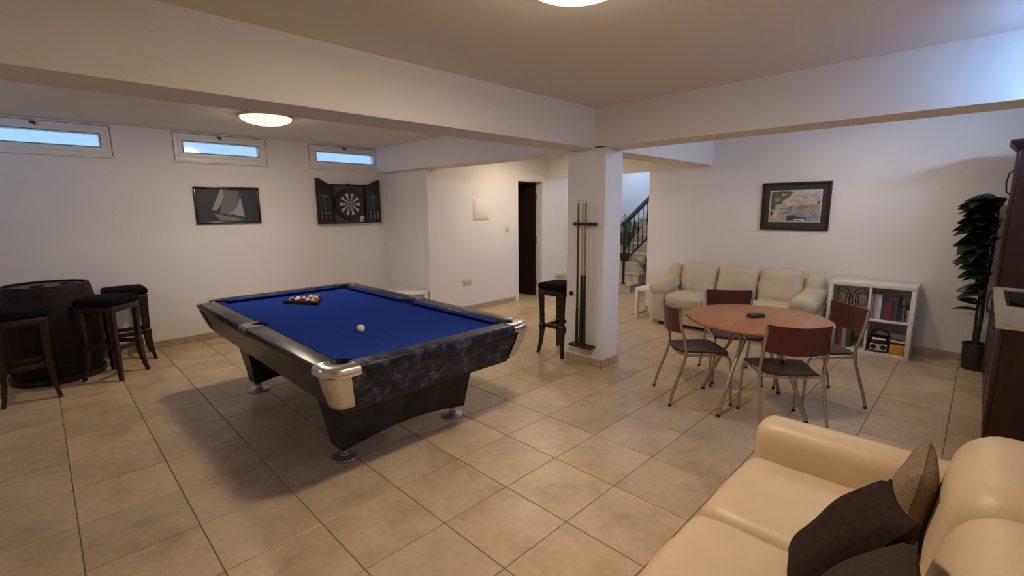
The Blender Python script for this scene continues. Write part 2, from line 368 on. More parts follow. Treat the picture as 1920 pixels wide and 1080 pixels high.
struct('wall_lobby', MB().box(XR + T, DX0, YL, YL + T, -0.12, ZC).box(DX0, DX1, YL, YL + T, DZ, ZC).box(DX1, XH, YL, YL + T, -0.12, ZC).box(XR + T, XH, YL, YL + T, ZC, ZH), 'plaster')
struct('wall_closet', MB().box(5.4, 5.5, YL + T, 7.3, -0.12, ZC).box(6.85, 6.95, YL + T, 7.3, -0.12, ZC).box(5.5, 6.85, 7.2, 7.3, -0.12, ZC).box(5.4, 6.95, YL + T, 7.3, ZC, ZC + 0.1), 'plaster')
struct('wall_hall_far', MB().box(XH, XH + T, YO - T, YL + T, -0.12, ZH), 'plaster')
struct('wall_hall_right', MB().box(XS + T, XH, YO - T, YO, -0.12, 2.75).box(XS + T, 9.2, YO - T, YO, 2.75, 4.1).box(10.8, XH, YO - T, YO, 2.75, 4.1).box(XS + T, XH, YO - T, YO, 4.1, ZH), 'plaster')
struct('wall_hall_near', MB().box(XS, XS + T, YO - T, YL + T, ZC + 0.2, ZH), 'plaster')
struct('ceiling', MB().box(XN, 4.05, YK - 0.04, YW, ZC, ZC + 0.15).box(4.05, XS, YR, YW, ZC, ZC + 0.15), 'ceiling_paint')
struct('ceiling_hall', MB().box(XS, XH, YO, YL, ZH, ZH + 0.1), 'ceiling_paint')
struct('wall_hall_soffit', MB().prism([(5.22, 2.62), (4.77, 2.08), (YO, 2.08), (YO, 2.62)], 9.0, 9.25, 'x'), 'plaster')
struct('ceiling_beam', MB().box(XN, XS, YB0, YB1, ZB, ZC + 0.02), 'plaster', label='white ceiling beam running over the pillar across the room')
struct('ceiling_beam', MB().box(XP, XB1, YK, YB0, ZB, ZC + 0.02), 'plaster', label='white ceiling beam from the pillar to the kitchen side')
struct('ceiling_beam', MB().box(XP, XB1, YB1, YW, ZB, ZC + 0.02), 'plaster', label='white ceiling beam from the pillar to the window wall')
struct('pillar', MB().box(XP, PX1, YP, PY1, -0.01, ZB + 0.01), 'plaster', label='square white pillar holding the cue rack')

# baseboards of stone pieces
def baseboard(name, p, q, nrm, h=0.085, off=0.0):
    p = Vector((*p, 0)); q = Vector((*q, 0)); d = (q - p); Ln = d.length; d.normalize(); n = Vector((*nrm, 0)); th = 0.012
    def bx(a, b, t0, t1, z0, z1):
        c = [p + d * a + n * t0, p + d * b + n * t0, p + d * b + n * t1, p + d * a + n * t1]
        return MB().add([(*v.xy, z0) for v in c] + [(*v.xy, z1) for v in c], [(0, 3, 2, 1), (4, 5, 6, 7), (0, 1, 5, 4), (1, 2, 6, 5), (2, 3, 7, 6), (3, 0, 4, 7)])
    root = struct(name, bx(0, Ln, 0, th - 0.003, 0.0, h - 0.002), 'grout')
    a = off - TS
    while a < Ln:
        s0, s1 = max(0, a + 0.0015), min(Ln, a + TS - 0.0015)
        if s1 - s0 > 0.01: bx(s0, s1, 0, th, 0.0, h).build('skirting_piece', 'skirting_tile', root, 0)
        a += TS
baseboard('baseboard_window', (XN, YW), (XR, YW), (0, -1), off=(OX - XN) % TS + 0.03)
baseboard('baseboard_return', (XR, YW - 0.013), (XR, YL), (-1, 0), off=0.2)
baseboard('baseboard_lobby', (XR + 0.001, YL), (DX0 - 0.07, YL), (0, -1), off=0.1)
baseboard('baseboard_sofa', (XS, YR), (XS, YO), (-1, 0), off=(OY - YR) % TS)
baseboard('baseboard_right', (XN, YK), (4.05, YK), (0, 1), off=0.1)
baseboard('baseboard_near', (XN, YK + 0.013), (XN, YW - 0.013), (1, 0), off=0.1)
baseboard('baseboard_pillar_left', (XP, YP), (XP, PY1), (-1, 0), off=0.449)
baseboard('baseboard_pillar_right', (XP - 0.012, YP), (PX1 + .012, YP), (0, -1), off=0.449)
baseboard('baseboard_pillar_back', (PX1, YP), (PX1, PY1), (1, 0), off=0.449)

# windows
def window(name, x0, x1, yw, sgn, pane, portal=True, WZ0=WZ0, WZ1=WZ1, fw1=0.045, fw2=0.058, dep=0.10):
    """frame in the wall plane yw; sgn = direction into the room along y"""
    d = lambda v: yw + sgn * v
    def fr(a0, a1, z0, z1, w, t0, t1, bev=0.004):
        mb = MB(); y0, y1 = sorted((d(t0), d(t1)))
        mb.bbox(a0, a1, y0, y1, z1 - w, z1, bev); mb.bbox(a0, a1, y0, y1, z0, z0 + w, bev)
        mb.bbox(a0, a0 + w, y0, y1, z0 + w, z1 - w, bev); mb.bbox(a1 - w, a1, y0, y1, z0 + w, z1 - w, bev); return mb
    root = struct(name, fr(x0, x1, WZ0, WZ1, fw1, -dep, 0.012), 'pvc')
    fi = fw1 - 0.010; gi = fi + fw2 - 0.003
    fr(x0 + fi, x1 - fi, WZ0 + fi, WZ1 - fi, fw2, -min(0.07, dep), 0.022).build('sash', 'pvc', root)
    y0, y1 = sorted((d(-0.03), d(-0.024)))
    MB().box(x0 + gi, x1 - gi, y0, y1, WZ0 + gi, WZ1 - gi).build('pane', pane, root, 0)
    g = MB(); gi -= 0.002; a, b, c, e = x0 + gi, x1 - gi, WZ0 + gi, WZ1 - gi; y0, y1 = sorted((d(-0.02), d(0.0225)))
    g.box(a, b, y0, y1, e, e + 0.006); g.box(a, b, y0, y1, c - 0.006, c); g.box(a - 0.006, a, y0, y1, c, e); g.box(b, b + 0.006, y0, y1, c, e)
    g.build('gasket', 'black_rubber', root, 0)
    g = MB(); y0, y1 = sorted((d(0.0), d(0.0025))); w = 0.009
    g.box(x0 - w, x1 + w, y0, y1, WZ1, min(WZ1 + w, ZC - 0.001)); g.box(x0 - w, x0, y0, y1, WZ0, WZ1); g.box(x1, x1 + w, y0, y1, WZ0, WZ1); g.build('gap_shade_seal', 'gap_shade_caulk', root, 0)  # dark strip painting the shadow gap and dirty joint round the frame
    cx = (x0 + x1) / 2 - 0.03; y0, y1 = sorted((d(0.0), d(0.04)))
    l = MB(); l.bbox(cx - 0.022, cx + 0.022, y0, y1, WZ1 - 0.030, WZ1 - 0.012, 0.003); l.tube([(cx, d(0.035), WZ1 - 0.02), (cx + 0.02, d(0.045), WZ1 - 0.05)], 0.006, 8)
    l.build('latch', 'dark_metal', root)
    sl = MB(); y0, y1 = sorted((d(0.0), d(0.028))); sl.bbox(x0 - 0.012, x1 + 0.012, y0, y1, WZ0 - 0.022, WZ0 - 0.001, 0.004); sl.build('sill', 'pvc', root)
    if portal:
        ld = bpy.data.lights.new('daylight', 'AREA'); ld.shape = 'RECTANGLE'; ld.size = x1 - x0; ld.size_y = WZ1 - WZ0; ld.cycles.is_portal = True
        lo = bpy.data.objects.new('daylight', ld); COL.objects.link(lo); lo.parent = root; lo.location = ((x0 + x1) / 2, d(-0.13), (WZ0 + WZ1) / 2)
        lo.rotation_euler = (math.radians(90) * (-1 if sgn < 0 else 1), 0, 0)
    return root
for i, (a, b) in enumerate(WIN_L): window('window_%d' % (i + 1), a, b, YW, -1, 'pane_frosted')
wn = window('window_6', WIN_N[0][0], WIN_N[0][1], 0.0, -1, 'pane_clear')      # near wall: same window, unseen and added for bluish daylight, turned through 90 degrees
wn.rotation_euler = (0, 0, PI / 2); wn.location = (XN, 0, 0)
window('window_5', WIN_K[0], WIN_K[1], YK, 1, 'pane_blue', True, KZ0, KZ1, 0.02, 0.025, 0.04)  # unseen window assumed for the blue light on the beam; pane tinted to suit
for i, (a, b) in enumerate(WIN_R): window('window_%d' % (i + 4), a, b, YR, 1, 'pane_clear')  # out of view, assumed for the daylight on sofa wall and pillar
# stair hall window (upstairs), assumed out of view to light the hall
wh = struct('window_7', MB().box(9.2, 10.8, YO - 0.1, YO - 0.02, 2.75, 2.83).box(9.2, 10.8, YO - 0.1, YO - 0.02, 4.02, 4.1).box(9.2, 9.28, YO - 0.1, YO - 0.02, 2.83, 4.02).box(10.72, 10.8, YO - 0.1, YO - 0.02, 2.83, 4.02).box(9.96, 10.04, YO - 0.1, YO - 0.02, 2.83, 4.02), 'pvc')
for a, b in ((9.28, 9.96), (10.04, 10.72)): MB().box(a, b, YO - 0.07, YO - 0.062, 2.83, 4.02).build('pane', 'pane_hall', wh, 0)
ld = bpy.data.lights.new('daylight', 'AREA'); ld.shape = 'RECTANGLE'; ld.size = 1.6; ld.size_y = 1.35; ld.cycles.is_portal = True
lo = bpy.data.objects.new('daylight', ld); COL.objects.link(lo); lo.location = (10.0, YO - 0.14, 3.43); lo.rotation_euler = (PI / 2, 0, 0)

# ceiling lights
def ceiling_light(name, label, x, y, energy, r=0.235):
    t = thing(name, label, 'ceiling lamp', (x, y, ZC), 0, 'round ceiling lamps')
    MB().lathe([(0, 0), (r + 0.004, 0), (r + 0.010, -0.006), (r + 0.010, -0.018), (r - 0.002, -0.020)], 48).build('rim', 'lamp_metal', t)
    pr = [(r * math.cos(a), -0.018 - 0.075 * math.sin(a)) for a in [PI / 2 * k / 12 for k in range(12)]] + [(0.0005, -0.093)]
    MB().lathe(pr, 48).build('glass_dome', 'lamp_glass', t)
    l = bpy.data.lights.new('lamp_glow', 'AREA'); l.shape = 'DISK'; l.size = 0.24; l.energy = energy; l.color = LAMP_COL
    o = bpy.data.objects.new('lamp_glow', l); COL.objects.link(o); o.parent = t; o.location = (0, 0, -0.074)
    l = bpy.data.lights.new('bulb', 'POINT'); l.energy = energy * 0.30; l.color = LAMP_COL; l.shadow_soft_size = 0.03
    o = bpy.data.objects.new('bulb', l); COL.objects.link(o); o.parent = t; o.location = (0, 0, -0.055)
    return t
ceiling_light('ceiling_lamp', 'lit round cream glass ceiling lamp cut off by the top edge', 1.638, 1.25, LAMP_ROOM)
ceiling_light('ceiling_lamp', 'lit round cream glass ceiling lamp above the pool table', 1.76, 5.20, LAMP_POOL)
ceiling_light('ceiling_lamp', 'assumed round ceiling lamp hidden behind the beam, lighting the lobby wall', 5.35, 4.75, LAMP_LOBBY_ASSUMED)  # unseen fixture, assumed from the warm glow on the lobby wall

ceiling_light('ceiling_lamp', 'added unseen fill lamp behind the beam, above the far sofa area', 5.45, 1.0, FILL_SOFA)  # fixture added out of view only to brighten the sofa bay

wl = thing('assumed_wall_lamp', 'assumed warm wall lamp in the stair hall, added unseen behind the sofa wall', 'wall lamp', (7.45, YO, 1.95))  # unseen lamp assumed and added to warm and brighten the hall wall
MB().bbox(-0.05, 0.05, 0.0005, 0.02, -0.07, 0.07, 0.004).build('back_plate', 'lamp_metal', wl)
MB().tube([(0, 0.02, 0), (0, 0.08, 0), (0, 0.11, 0.03)], 0.008, 8).build('arm', 'lamp_metal', wl)
MB().lathe([(0.03, 0.03), (0.05, 0.05), (0.075, 0.14)], 24, (0, 0.11, 0)).build('shade', 'lamp_glass', wl)
l = bpy.data.lights.new('bulb', 'POINT'); l.energy = LAMP_HALL_ASSUMED; l.color = LAMP_COL; l.shadow_soft_size = 0.03
o = bpy.data.objects.new('bulb', l); COL.objects.link(o); o.parent = wl; o.location = (0, 0.11, 0.09)

# door with open dark leaf
door = struct('door_1', MB().box(DX0 - 0.055, DX0, YL - 0.014, YL, 0, DZ + 0.055).box(DX1, DX1 + 0.055, YL - 0.014, YL, 0, DZ + 0.055).box(DX0, DX1, YL - 0.014, YL, DZ, DZ + 0.055)
              .box(DX0 - 0.001, DX0 + 0.02, YL, YL + T, 0, DZ).box(DX1 - 0.02, DX1 + 0.001, YL, YL + T, 0, DZ).box(DX0 + 0.02, DX1 - 0.02, YL, YL + T, DZ - 0.02, DZ + 0.001), 'white_paint', label='white door frame with the dark door standing open')
ang = math.radians(102); hp = Vector((DX1 - 0.03, YL + T - 0.01)); dv = Vector((math.cos(ang), math.sin(ang))); nv = Vector((-dv.y, dv.x))
leaf = MB()
c = [hp, hp + dv * 0.66, hp + dv * 0.66 + nv * 0.04, hp + nv * 0.04]
leaf.prism([tuple(q) for q in c], 0.008, DZ - 0.03); lf = leaf.build('door_leaf', 'dark_door', door, 0)
for z in (0.25, 1.05, 1.82): MB().bbox(DX1 - 0.042, DX1 - 0.018, YL + T - 0.035, YL + T + 0.005, z - 0.05, z + 0.05, 0.003).build('hinge', 'chrome', door)

# stairs in the hall
st = struct('stairs', MB().box(8.0, 8.01, 4.8, 4.81, 0, 0.01), 'marble_step', label='pale stone stairs rising behind the pillar')
NST, RI, TR, SX, SY = 9, 0.17, 0.30, 7.86, 4.665
for n in range(NST):
    x = SX + TR * n; z = RI * (n + 1)
    MB().bbox(x - 0.02, x + TR + 0.01, SY - 0.02, YL - 0.002, z - 0.035, z, 0.006).build('tread', 'marble_step', st)
    MB().box(x, x + 0.02, SY, YL - 0.002, z - RI, z - 0.035).build('riser', 'marble_step', st, 0)
poly = [(SX + 0.02, 0.0)]
for n in range(NST): poly += [(SX + 0.02 + TR * n, RI * (n + 1) - 0.036), (SX + 0.02 + TR * (n + 1), RI * (n + 1) - 0.036)]
xe = SX + 0.02 + TR * NST; poly += [(xe, RI * NST - 0.42), (SX + 0.32, 0.0)]
MB().prism(poly, SY + 0.004, SY + 0.09, 'y').build('stringer', 'stringer_grey', st, 0)
MB().prism([(SX + 0.34, 0.0), (xe, RI * NST - 0.42), (xe, 0.0)], SY + 0.03, SY + 0.07, 'y').build('under_stair_shade', 'dark_door', st, 0)  # dark sheet standing in for the unlit space beneath the flight
struct('trim_1', MB().bbox(6.92, 7.84, 5.30, YL - 0.001, 0.0, 0.33, 0.004).bbox(6.90, 7.85, 5.28, YL - 0.001, 0.33, 0.385, 0.008), 'marble_step', label='low stone ledge at the foot of the stairs')
rl = thing('stair_railing', 'dark iron railing with turned balusters along the stairs', 'railing', (7.84, 4.80, 0.17))
def railz(x): return 1.17 + 0.53 * (x - 0.0)
MB().tube([(0, 0, 0), (0, 0, 0.02), (0, 0, 0.021), (0, 0, railz(0))], [0.045, 0.045, 0.024, 0.024], 12).build('newel_post', 'rail_iron', rl)
hr = MB().prism([(-0.05, railz(-0.05) - 0.05), (2.5, railz(2.5) - 0.05), (2.5, railz(2.5) + 0.02), (-0.05, railz(-0.05) + 0.02)], -0.032, 0.032, 'y'); hr.build('handrail', 'rail_iron', rl, 0)
def lowz(x): return 0.42 + 0.48 * x
MB().prism([(0, lowz(0) - 0.014), (2.5, lowz(2.5) - 0.014), (2.5, lowz(2.5) + 0.014), (0, lowz(0) + 0.014)], -0.012, 0.012, 'y').build('bottom_rail', 'rail_iron', rl, 0)
for k in range(1, 15):
    x = 0.165 * k; zl, zh = lowz(x), railz(x) - 0.04
    pts = [(x, 0, zl), (x, 0, zl + 0.3 * (zh - zl)), (x, 0, zl + 0.42 * (zh - zl)), (x, 0, zl + 0.5 * (zh - zl)), (x, 0, zl + 0.58 * (zh - zl)), (x, 0, zl + 0.7 * (zh - zl)), (x, 0, zh)]
    b = k % 2; MB().tube(pts, [0.009, 0.009, 0.014 if b else 0.009, 0.026 if b else 0.009, 0.014 if b else 0.009, 0.009, 0.009], 8).build('baluster', 'rail_iron', rl)

# ------------------------------------------------------------------ pool table
def pool_table():
    x0, x1, y0, y1 = 0.945, 2.475, 2.265, 5.06; cx, cy = (x0 + x1) / 2, (y0 + y1) / 2; hx, hy = (x1 - x0) / 2, (y1 - y0) / 2
    t = thing('pool_table', 'blue-cloth pool table with dark marbled sides and chrome corners', 'pool table', (cx, cy, 0))
    ZT, ZBED = 0.80, 0.765; rw = 0.135; cw = 0.05
    MB().box(-hx + 0.10, hx - 0.10, -hy + 0.10, hy - 0.10, ZBED - 0.05, ZBED).build('bed_cloth', 'cloth_blue', t, 0)
    # cushions: six wedges with cut ends
    def cushion(p, q, n):
        p, q, n = Vector((*p, 0)), Vector((*q, 0)), Vector((*n, 0)); d = (q - p).normalized()
        a, b = p + d * 0.0, q; ai, bi = p + d * 0.05 + n * cw, q - d * 0.05 + n * cw
        V = [(*a.xy, ZBED), (*b.xy, ZBED), (*b.xy, ZT - 0.004), (*a.xy, ZT - 0.004), (*(ai.xy), ZBED + 0.022), (*(bi.xy), ZBED + 0.022), (*bi.xy, ZT - 0.008), (*ai.xy, ZT - 0.008)]
        MB().add(V, [(0, 1, 2, 3), (3, 2, 6, 7), (7, 6, 5, 4), (4, 5, 1, 0), (0, 3, 7, 4), (1, 5, 6, 2)]).build('cushion', 'cloth_blue', t, 0)
    ix, iy = hx - rw, hy - rw; pc = 0.075; ps = 0.065
    for s in (-1, 1):
        cushion((s * ix, -iy + pc), (s * ix, -ps), (-s, 0)); cushion((s * ix, ps), (s * ix, iy - pc), (-s, 0))
        cushion((-ix + pc, s * iy), (ix - pc, s * iy), (0, -s))
    # rail tops
    def rail(px0, px1, py0, py1, m='rail_laminate'): MB().bbox(px0, px1, py0, py1, ZT - 0.065, ZT, 0.014, 3).build('rail', m, t)
    for s in (-1, 1):
        a, b = sorted((s * ix, s * (hx - 0.004)))
        rail(a, b, -hy + 0.17, -0.075); rail(a, b, 0.075, hy - 0.17)
        a, b = sorted((s * iy, s * (hy - 0.004))); rail(-hx + 0.17, hx - 0.17, a, b, 'apron_marble')
    # apron: flared boards
    ZA0, ZA1 = 0.535, 0.752
    for s in (-1, 1):
        X0, X1 = s * (hx - 0.012), s * (hx - 0.085)
        V = [(X0, -hy + 0.1, ZA1), (X0, hy - 0.1, ZA1), (X1, hy - 0.15, ZA0), (X1, -hy + 0.15, ZA0)]
        V += [(a - s * 0.03, b, c) for a, b, c in V]
        MB().add(V, [(0, 1, 2, 3), (7, 6, 5, 4), (0, 4, 5, 1), (3, 2, 6, 7), (0, 3, 7, 4), (1, 5, 6, 2)]).build('apron', 'rail_laminate', t, 0)
        Y0, Y1 = s * (hy - 0.012), s * (hy - 0.085)
        V = [(-hx + 0.1, Y0, ZA1), (hx - 0.1, Y0, ZA1), (hx - 0.15, Y1, ZA0), (-hx + 0.15, Y1, ZA0)]
        V += [(a, b - s * 0.03, c) for a, b, c in V]
        MB().add(V, [(0, 1, 2, 3), (7, 6, 5, 4), (0, 4, 5, 1), (3, 2, 6, 7), (0, 3, 7, 4), (1, 5, 6, 2)]).build('apron', 'apron_marble', t, 0)
    MB().box(-hx + 0.13, hx - 0.13, -hy + 0.13, hy - 0.13, 0.50, 0.70).build('frame', 'black_plastic', t, 0)
    # corner castings: rounded L cap with pocket notch and tapered skirt
    for sx in (-1, 1):
        for sy in (-1, 1):
            Ln = 0.185; wd = rw + 0.004; R = 0.10
            def loop(off, rr):   # outer contour around the corner, in corner-local coords (0,0)=outer corner, +into table
                pts = [(Ln, -off)]
                for k in range(9):
                    a = PI / 2 * k / 8; pts.append((R - (R + off) * math.sin(a), R - (R + off) * math.cos(a)))
                pts.append((-off, Ln)); return pts
            out = loop(0.006, 0)
            # inner boundary: rail edge to pocket arc (pocket centre)
            pcx = pcy = wd + 0.005; pr = 0.062; inn = [(Ln, wd - 0.012)]
            for k in range(9):
                a = math.radians(-20 + 310 / 8 * 0) if False else 0
            arc = []
            for k in range(11):
                a = -PI / 4 + (PI / 2 + PI / 4 + PI / 4 - 0) * 0; th = math.radians(-35 - 200 * k / 10); arc.append((pcx + pr * math.cos(th), pcy + pr * math.sin(th)))
            inn += arc + [(wd - 0.012, Ln)]
            L2 = lambda p: (sx * (hx - p[0]), sy * (hy - p[1]))
            n1, n2 = len(out), len(inn); mb = MB()
            # resample to same count
            def res(P, n):
                d = [0]
                for i in range(1, len(P)): d.append(d[-1] + math.dist(P[i], P[i - 1]))
                o = []
                for k in range(n):
                    s_ = d[-1] * k / (n - 1); i = 0
                    while i < len(P) - 2 and d[i + 1] < s_: i += 1
                    f = (s_ - d[i]) / max(1e-9, d[i + 1] - d[i]); o.append((P[i][0] + f * (P[i + 1][0] - P[i][0]), P[i][1] + f * (P[i + 1][1] - P[i][1])))
                return o
            K = 25; O = res(out, K); I = res(inn, K); rings = []
            def mid(f): return [(o[0] + f * (i[0] - o[0]), o[1] + f * (i[1] - o[1])) for o, i in zip(O, I)]
            rings = [(mid(0.04), ZT - 0.050), (mid(0.0), ZT - 0.040), (mid(0.0), ZT - 0.022), (mid(0.06), ZT - 0.006), (mid(0.20), ZT + 0.004), (mid(0.9), ZT + 0.003), (mid(1.0), ZT - 0.002), (mid(1.0), ZT - 0.05)]
            V = []; Fc = []
            for rg, z in rings: V += [(*L2(p), z) for p in rg]
            for r_ in range(len(rings) - 1):
                for k in range(K - 1): Fc.append((r_ * K + k, r_ * K + k + 1, (r_ + 1) * K + k + 1, (r_ + 1) * K + k))
            for k in (0, K - 1): Fc.append(tuple(r_ * K + k for r_ in range(len(rings))))
            mb.add(V, Fc); cc = mb.build('corner_casting', 'chrome', t, 50)
            # skirt
            sk = MB(); V = []; Fc = []; KK = 13
            for z, ofs, ln in ((ZT - 0.045, 0.006, 0.125), (ZT - 0.14, 0.030, 0.118), (ZT - 0.225, 0.062, 0.105), (ZT - 0.25, 0.075, 0.10), (ZT - 0.252, 0.085, 0.10)):
                R2 = 0.055
                for k in range(KK):
                    if k == 0: p = (ofs + ln, ofs)
                    elif k == KK - 1: p = (ofs, ofs + ln)
                    else:
                        a = PI / 2 * (k - 1) / (KK - 3); p = (ofs + R2 - R2 * math.sin(a), ofs + R2 - R2 * math.cos(a))
                    V.append((*L2(p), z))
            for r_ in range(4):
                for k in range(KK - 1): Fc.append((r_ * KK + k, r_ * KK + k + 1, (r_ + 1) * KK + k + 1, (r_ + 1) * KK + k))
            n0 = len(V); V += [(sx * (hx - 0.14 - (v[0] and 0)), sy * (hy - 0.14), v[2]) for v in []]
            sk.add(V, Fc); sk.build('corner_skirt', 'brushed_silver', cc, 60)
            MB().lathe([(0.0005, -0.09), (0.06, -0.08), (0.062, -0.004)], 20, (*L2((pcx, pcy)), ZT)).build('pocket', 'pocket_void', t)
    # side pockets
    for s in (-1, 1):
        mb = MB(); V = []; K = 13; Fc = []; a0 = s * (hx + 0.002)
        O = [(s * (hx + 0.002), -0.078 + 0.156 * k / (K - 1)) for k in range(K)]
        I = []
        for k in range(K):
            yy = -0.078 + 0.156 * k / (K - 1); th = abs(yy) / 0.056
            dx = rw - 0.004 if th >= 1 else rw - 0.004 - 0.050 * math.sqrt(max(0, 1 - th * th)) - 0.012; I.append((s * (hx - dx), yy))
        for z, P in ((ZT - 0.06, O), (ZT - 0.012, O), (ZT + 0.003, [(o[0] - s * 0.014, o[1]) for o in O]), (ZT + 0.003, I), (ZT - 0.05, I)): V += [(p[0], p[1], z) for p in P]
        for r_ in range(4):
            for k in range(K - 1): Fc.append((r_ * K + k, r_ * K + k + 1, (r_ + 1) * K + k + 1, (r_ + 1) * K + k))
        for k in (0, K - 1): Fc.append(tuple(r_ * K + k for r_ in range(5)))
        mb.add(V, Fc).build('side_casting', 'pewter', t, 40)
        MB().lathe([(0.0005, -0.09), (0.052, -0.08), (0.056, -0.006)], 20, (s * (hx - rw + 0.02), 0, ZT)).build('pocket', 'pocket_void', t)
    # pedestals
    for yc in (2.835 - cy, 4.52 - cy):
        n = 14; V = []; Fc = []
        prof = []
        for k in range(n + 1):
            u = -1 + 2 * k / n; prof.append((u, 0.085 + 0.055 * math.cos(u * PI / 2)))
        for sgn in (-1, 1):
            for u, zb in prof: V.append((u * 0.50, yc + sgn * 0.085, zb))
            for u, zb in prof: V.append((u * 0.565, yc + sgn * 0.15, 0.52))
        m = n + 1
        for k in range(n):
            Fc += [(k, k + 1, m + k + 1, m + k), (2 * m + k, 3 * m + k, 3 * m + k + 1, 2 * m + k + 1), (k, 2 * m + k, 2 * m + k + 1, k + 1)]
        Fc += [(0, m, 3 * m, 2 * m), (n, 2 * m + n, 3 * m + n, m + n)]
        MB().add(V, Fc).build('pedestal', 'pedestal_black', t, 0)
        for s in (-1, 1):
            ft = MB().lathe([(0.0005, 0), (0.085, 0), (0.088, 0.006), (0.084, 0.012), (0.03, 0.022), (0.026, 0.03)], 28, (s * 0.45, yc, 0)).build('foot_disc', 'pewter', t)
            MB().lathe([(0.022, 0.024), (0.022, 0.06), (0.017, 0.062), (0.017, 0.12)], 16, (s * 0.45, yc, 0)).build('foot_stem', 'chrome', ft)
    return t
pool_table()

# balls
BR = 0.0286; ZBALL = 0.765 + BR
def ball_mesh(): return MB().lathe([(max(0.0002, BR * math.sin(PI * k / 16)), -BR * math.cos(PI * k / 16)) for k in range(17)], 24)
def ball_mat(name, col, stripe):
    m = mat(name, col, 0.12, coat=0.3); nt = m.node_tree; N = nt.nodes; L = nt.links; b = N['Principled BSDF']
    tc = N.new('ShaderNodeTexCoord'); sp = N.new('ShaderNodeSeparateXYZ'); L.new(tc.outputs['Object'], sp.inputs[0])
    def thr(o, v, absol):
        src = o
        if absol:
            a = N.new('ShaderNodeMath'); a.operation = 'ABSOLUTE'; L.new(o, a.inputs[0]); src = a.outputs[0]
        g = N.new('ShaderNodeMath'); g.operation = 'GREATER_THAN'; g.inputs[1].default_value = v; L.new(src, g.inputs[0]); return g.outputs[0]
    f = thr(sp.outputs['X'], BR * 0.88, True)
    if stripe:
        mx = N.new('ShaderNodeMath'); mx.operation = 'MAXIMUM'; L.new(f, mx.inputs[0]); L.new(thr(sp.outputs['Z'], BR * 0.52, True), mx.inputs[1]); f = mx.outputs[0]
    c = N.new('ShaderNodeMix'); c.data_type = 'RGBA'; c.inputs[6].default_value = (*col, 1); c.inputs[7].default_value = (0.72, 0.67, 0.56, 1)
    L.new(f, c.inputs[0]); L.new(c.outputs[2], b.inputs['Base Color'])
tag(obj('cue_ball', ball_mesh().mesh('cue_ball', 'ball_white'), None, (1.522, 3.02, ZBALL)), 'lone white cue ball on the blue cloth', 'ball')
cols = [('yellow', (0.60, 0.36, 0.02)), ('blue', (0.02, 0.04, 0.22)), ('red', (0.40, 0.02, 0.02)), ('purple', (0.10, 0.02, 0.14)), ('orange', (0.62, 0.20, 0.02)), ('green', (0.02, 0.13, 0.05)), ('maroon', (0.16, 0.015, 0.02))]
specs = [('solid ' + n, c, 0) for n, c in cols] + [('black', (0.01, 0.01, 0.01), 0)] + [(n + ' striped', c, 1) for n, c in cols]
order = [4, 9, 6, 2, 7, 12, 13, 0, 11, 5, 14, 8, 1, 10, 3]; n = 0; ax, ay = 1.71, 4.265
for row in range(5):
    for k in range(row + 1):
        nm, c, sstr = specs[order[n]]; n += 1
        ball_mat('ball_' + nm.replace(' ', '_'), c, sstr)
        o = obj('pool_ball', ball_mesh().mesh('pool_ball', 'ball_' + nm.replace(' ', '_')), None, (ax + (k - row / 2) * (2 * BR + 0.0006), ay + row * (BR * 1.7321 + 0.0005), ZBALL))
        o.rotation_euler = (random.uniform(-.5, .9), random.uniform(-1, 1), random.uniform(0, 6))
        tag(o, nm + ' pool ball inside the black triangle rack', 'ball', 'racked pool balls')
tri = []
for (vx, vy) in ((1.71, 4.265 - 2 * BR - 0.012), (1.71 + 4 * BR + BR * 1.95, 4.265 + 4 * BR * 1.7321 + BR + 0.006), (1.71 - 4 * BR - BR * 1.95, 4.265 + 4 * BR * 1.7321 + BR + 0.006)):
    tri.append(Vector((vx, vy)))
rk = MB(); cen = sum(tri, Vector((0, 0))) / 3; TO = [cen + (v - cen) * 1.07 for v in tri]; K = 3
V = [(*v, 0.7655) for v in tri] + [(*v, 0.7655) for v in TO] + [(*v, 0.793) for v in tri] + [(*v, 0.793) for v in TO]; Fc = []
for k in range(3):
    j = (k + 1) % 3; Fc += [(k, j, 6 + j, 6 + k), (3 + k, 9 + k, 9 + j, 3 + j), (6 + k, 6 + j, 9 + j, 9 + k), (k, 3 + k, 3 + j, j)]
tag(rk.add(V, Fc).build('ball_rack', 'black_plastic', None, 0), 'black triangle rack holding the balls on the blue cloth', 'ball rack')

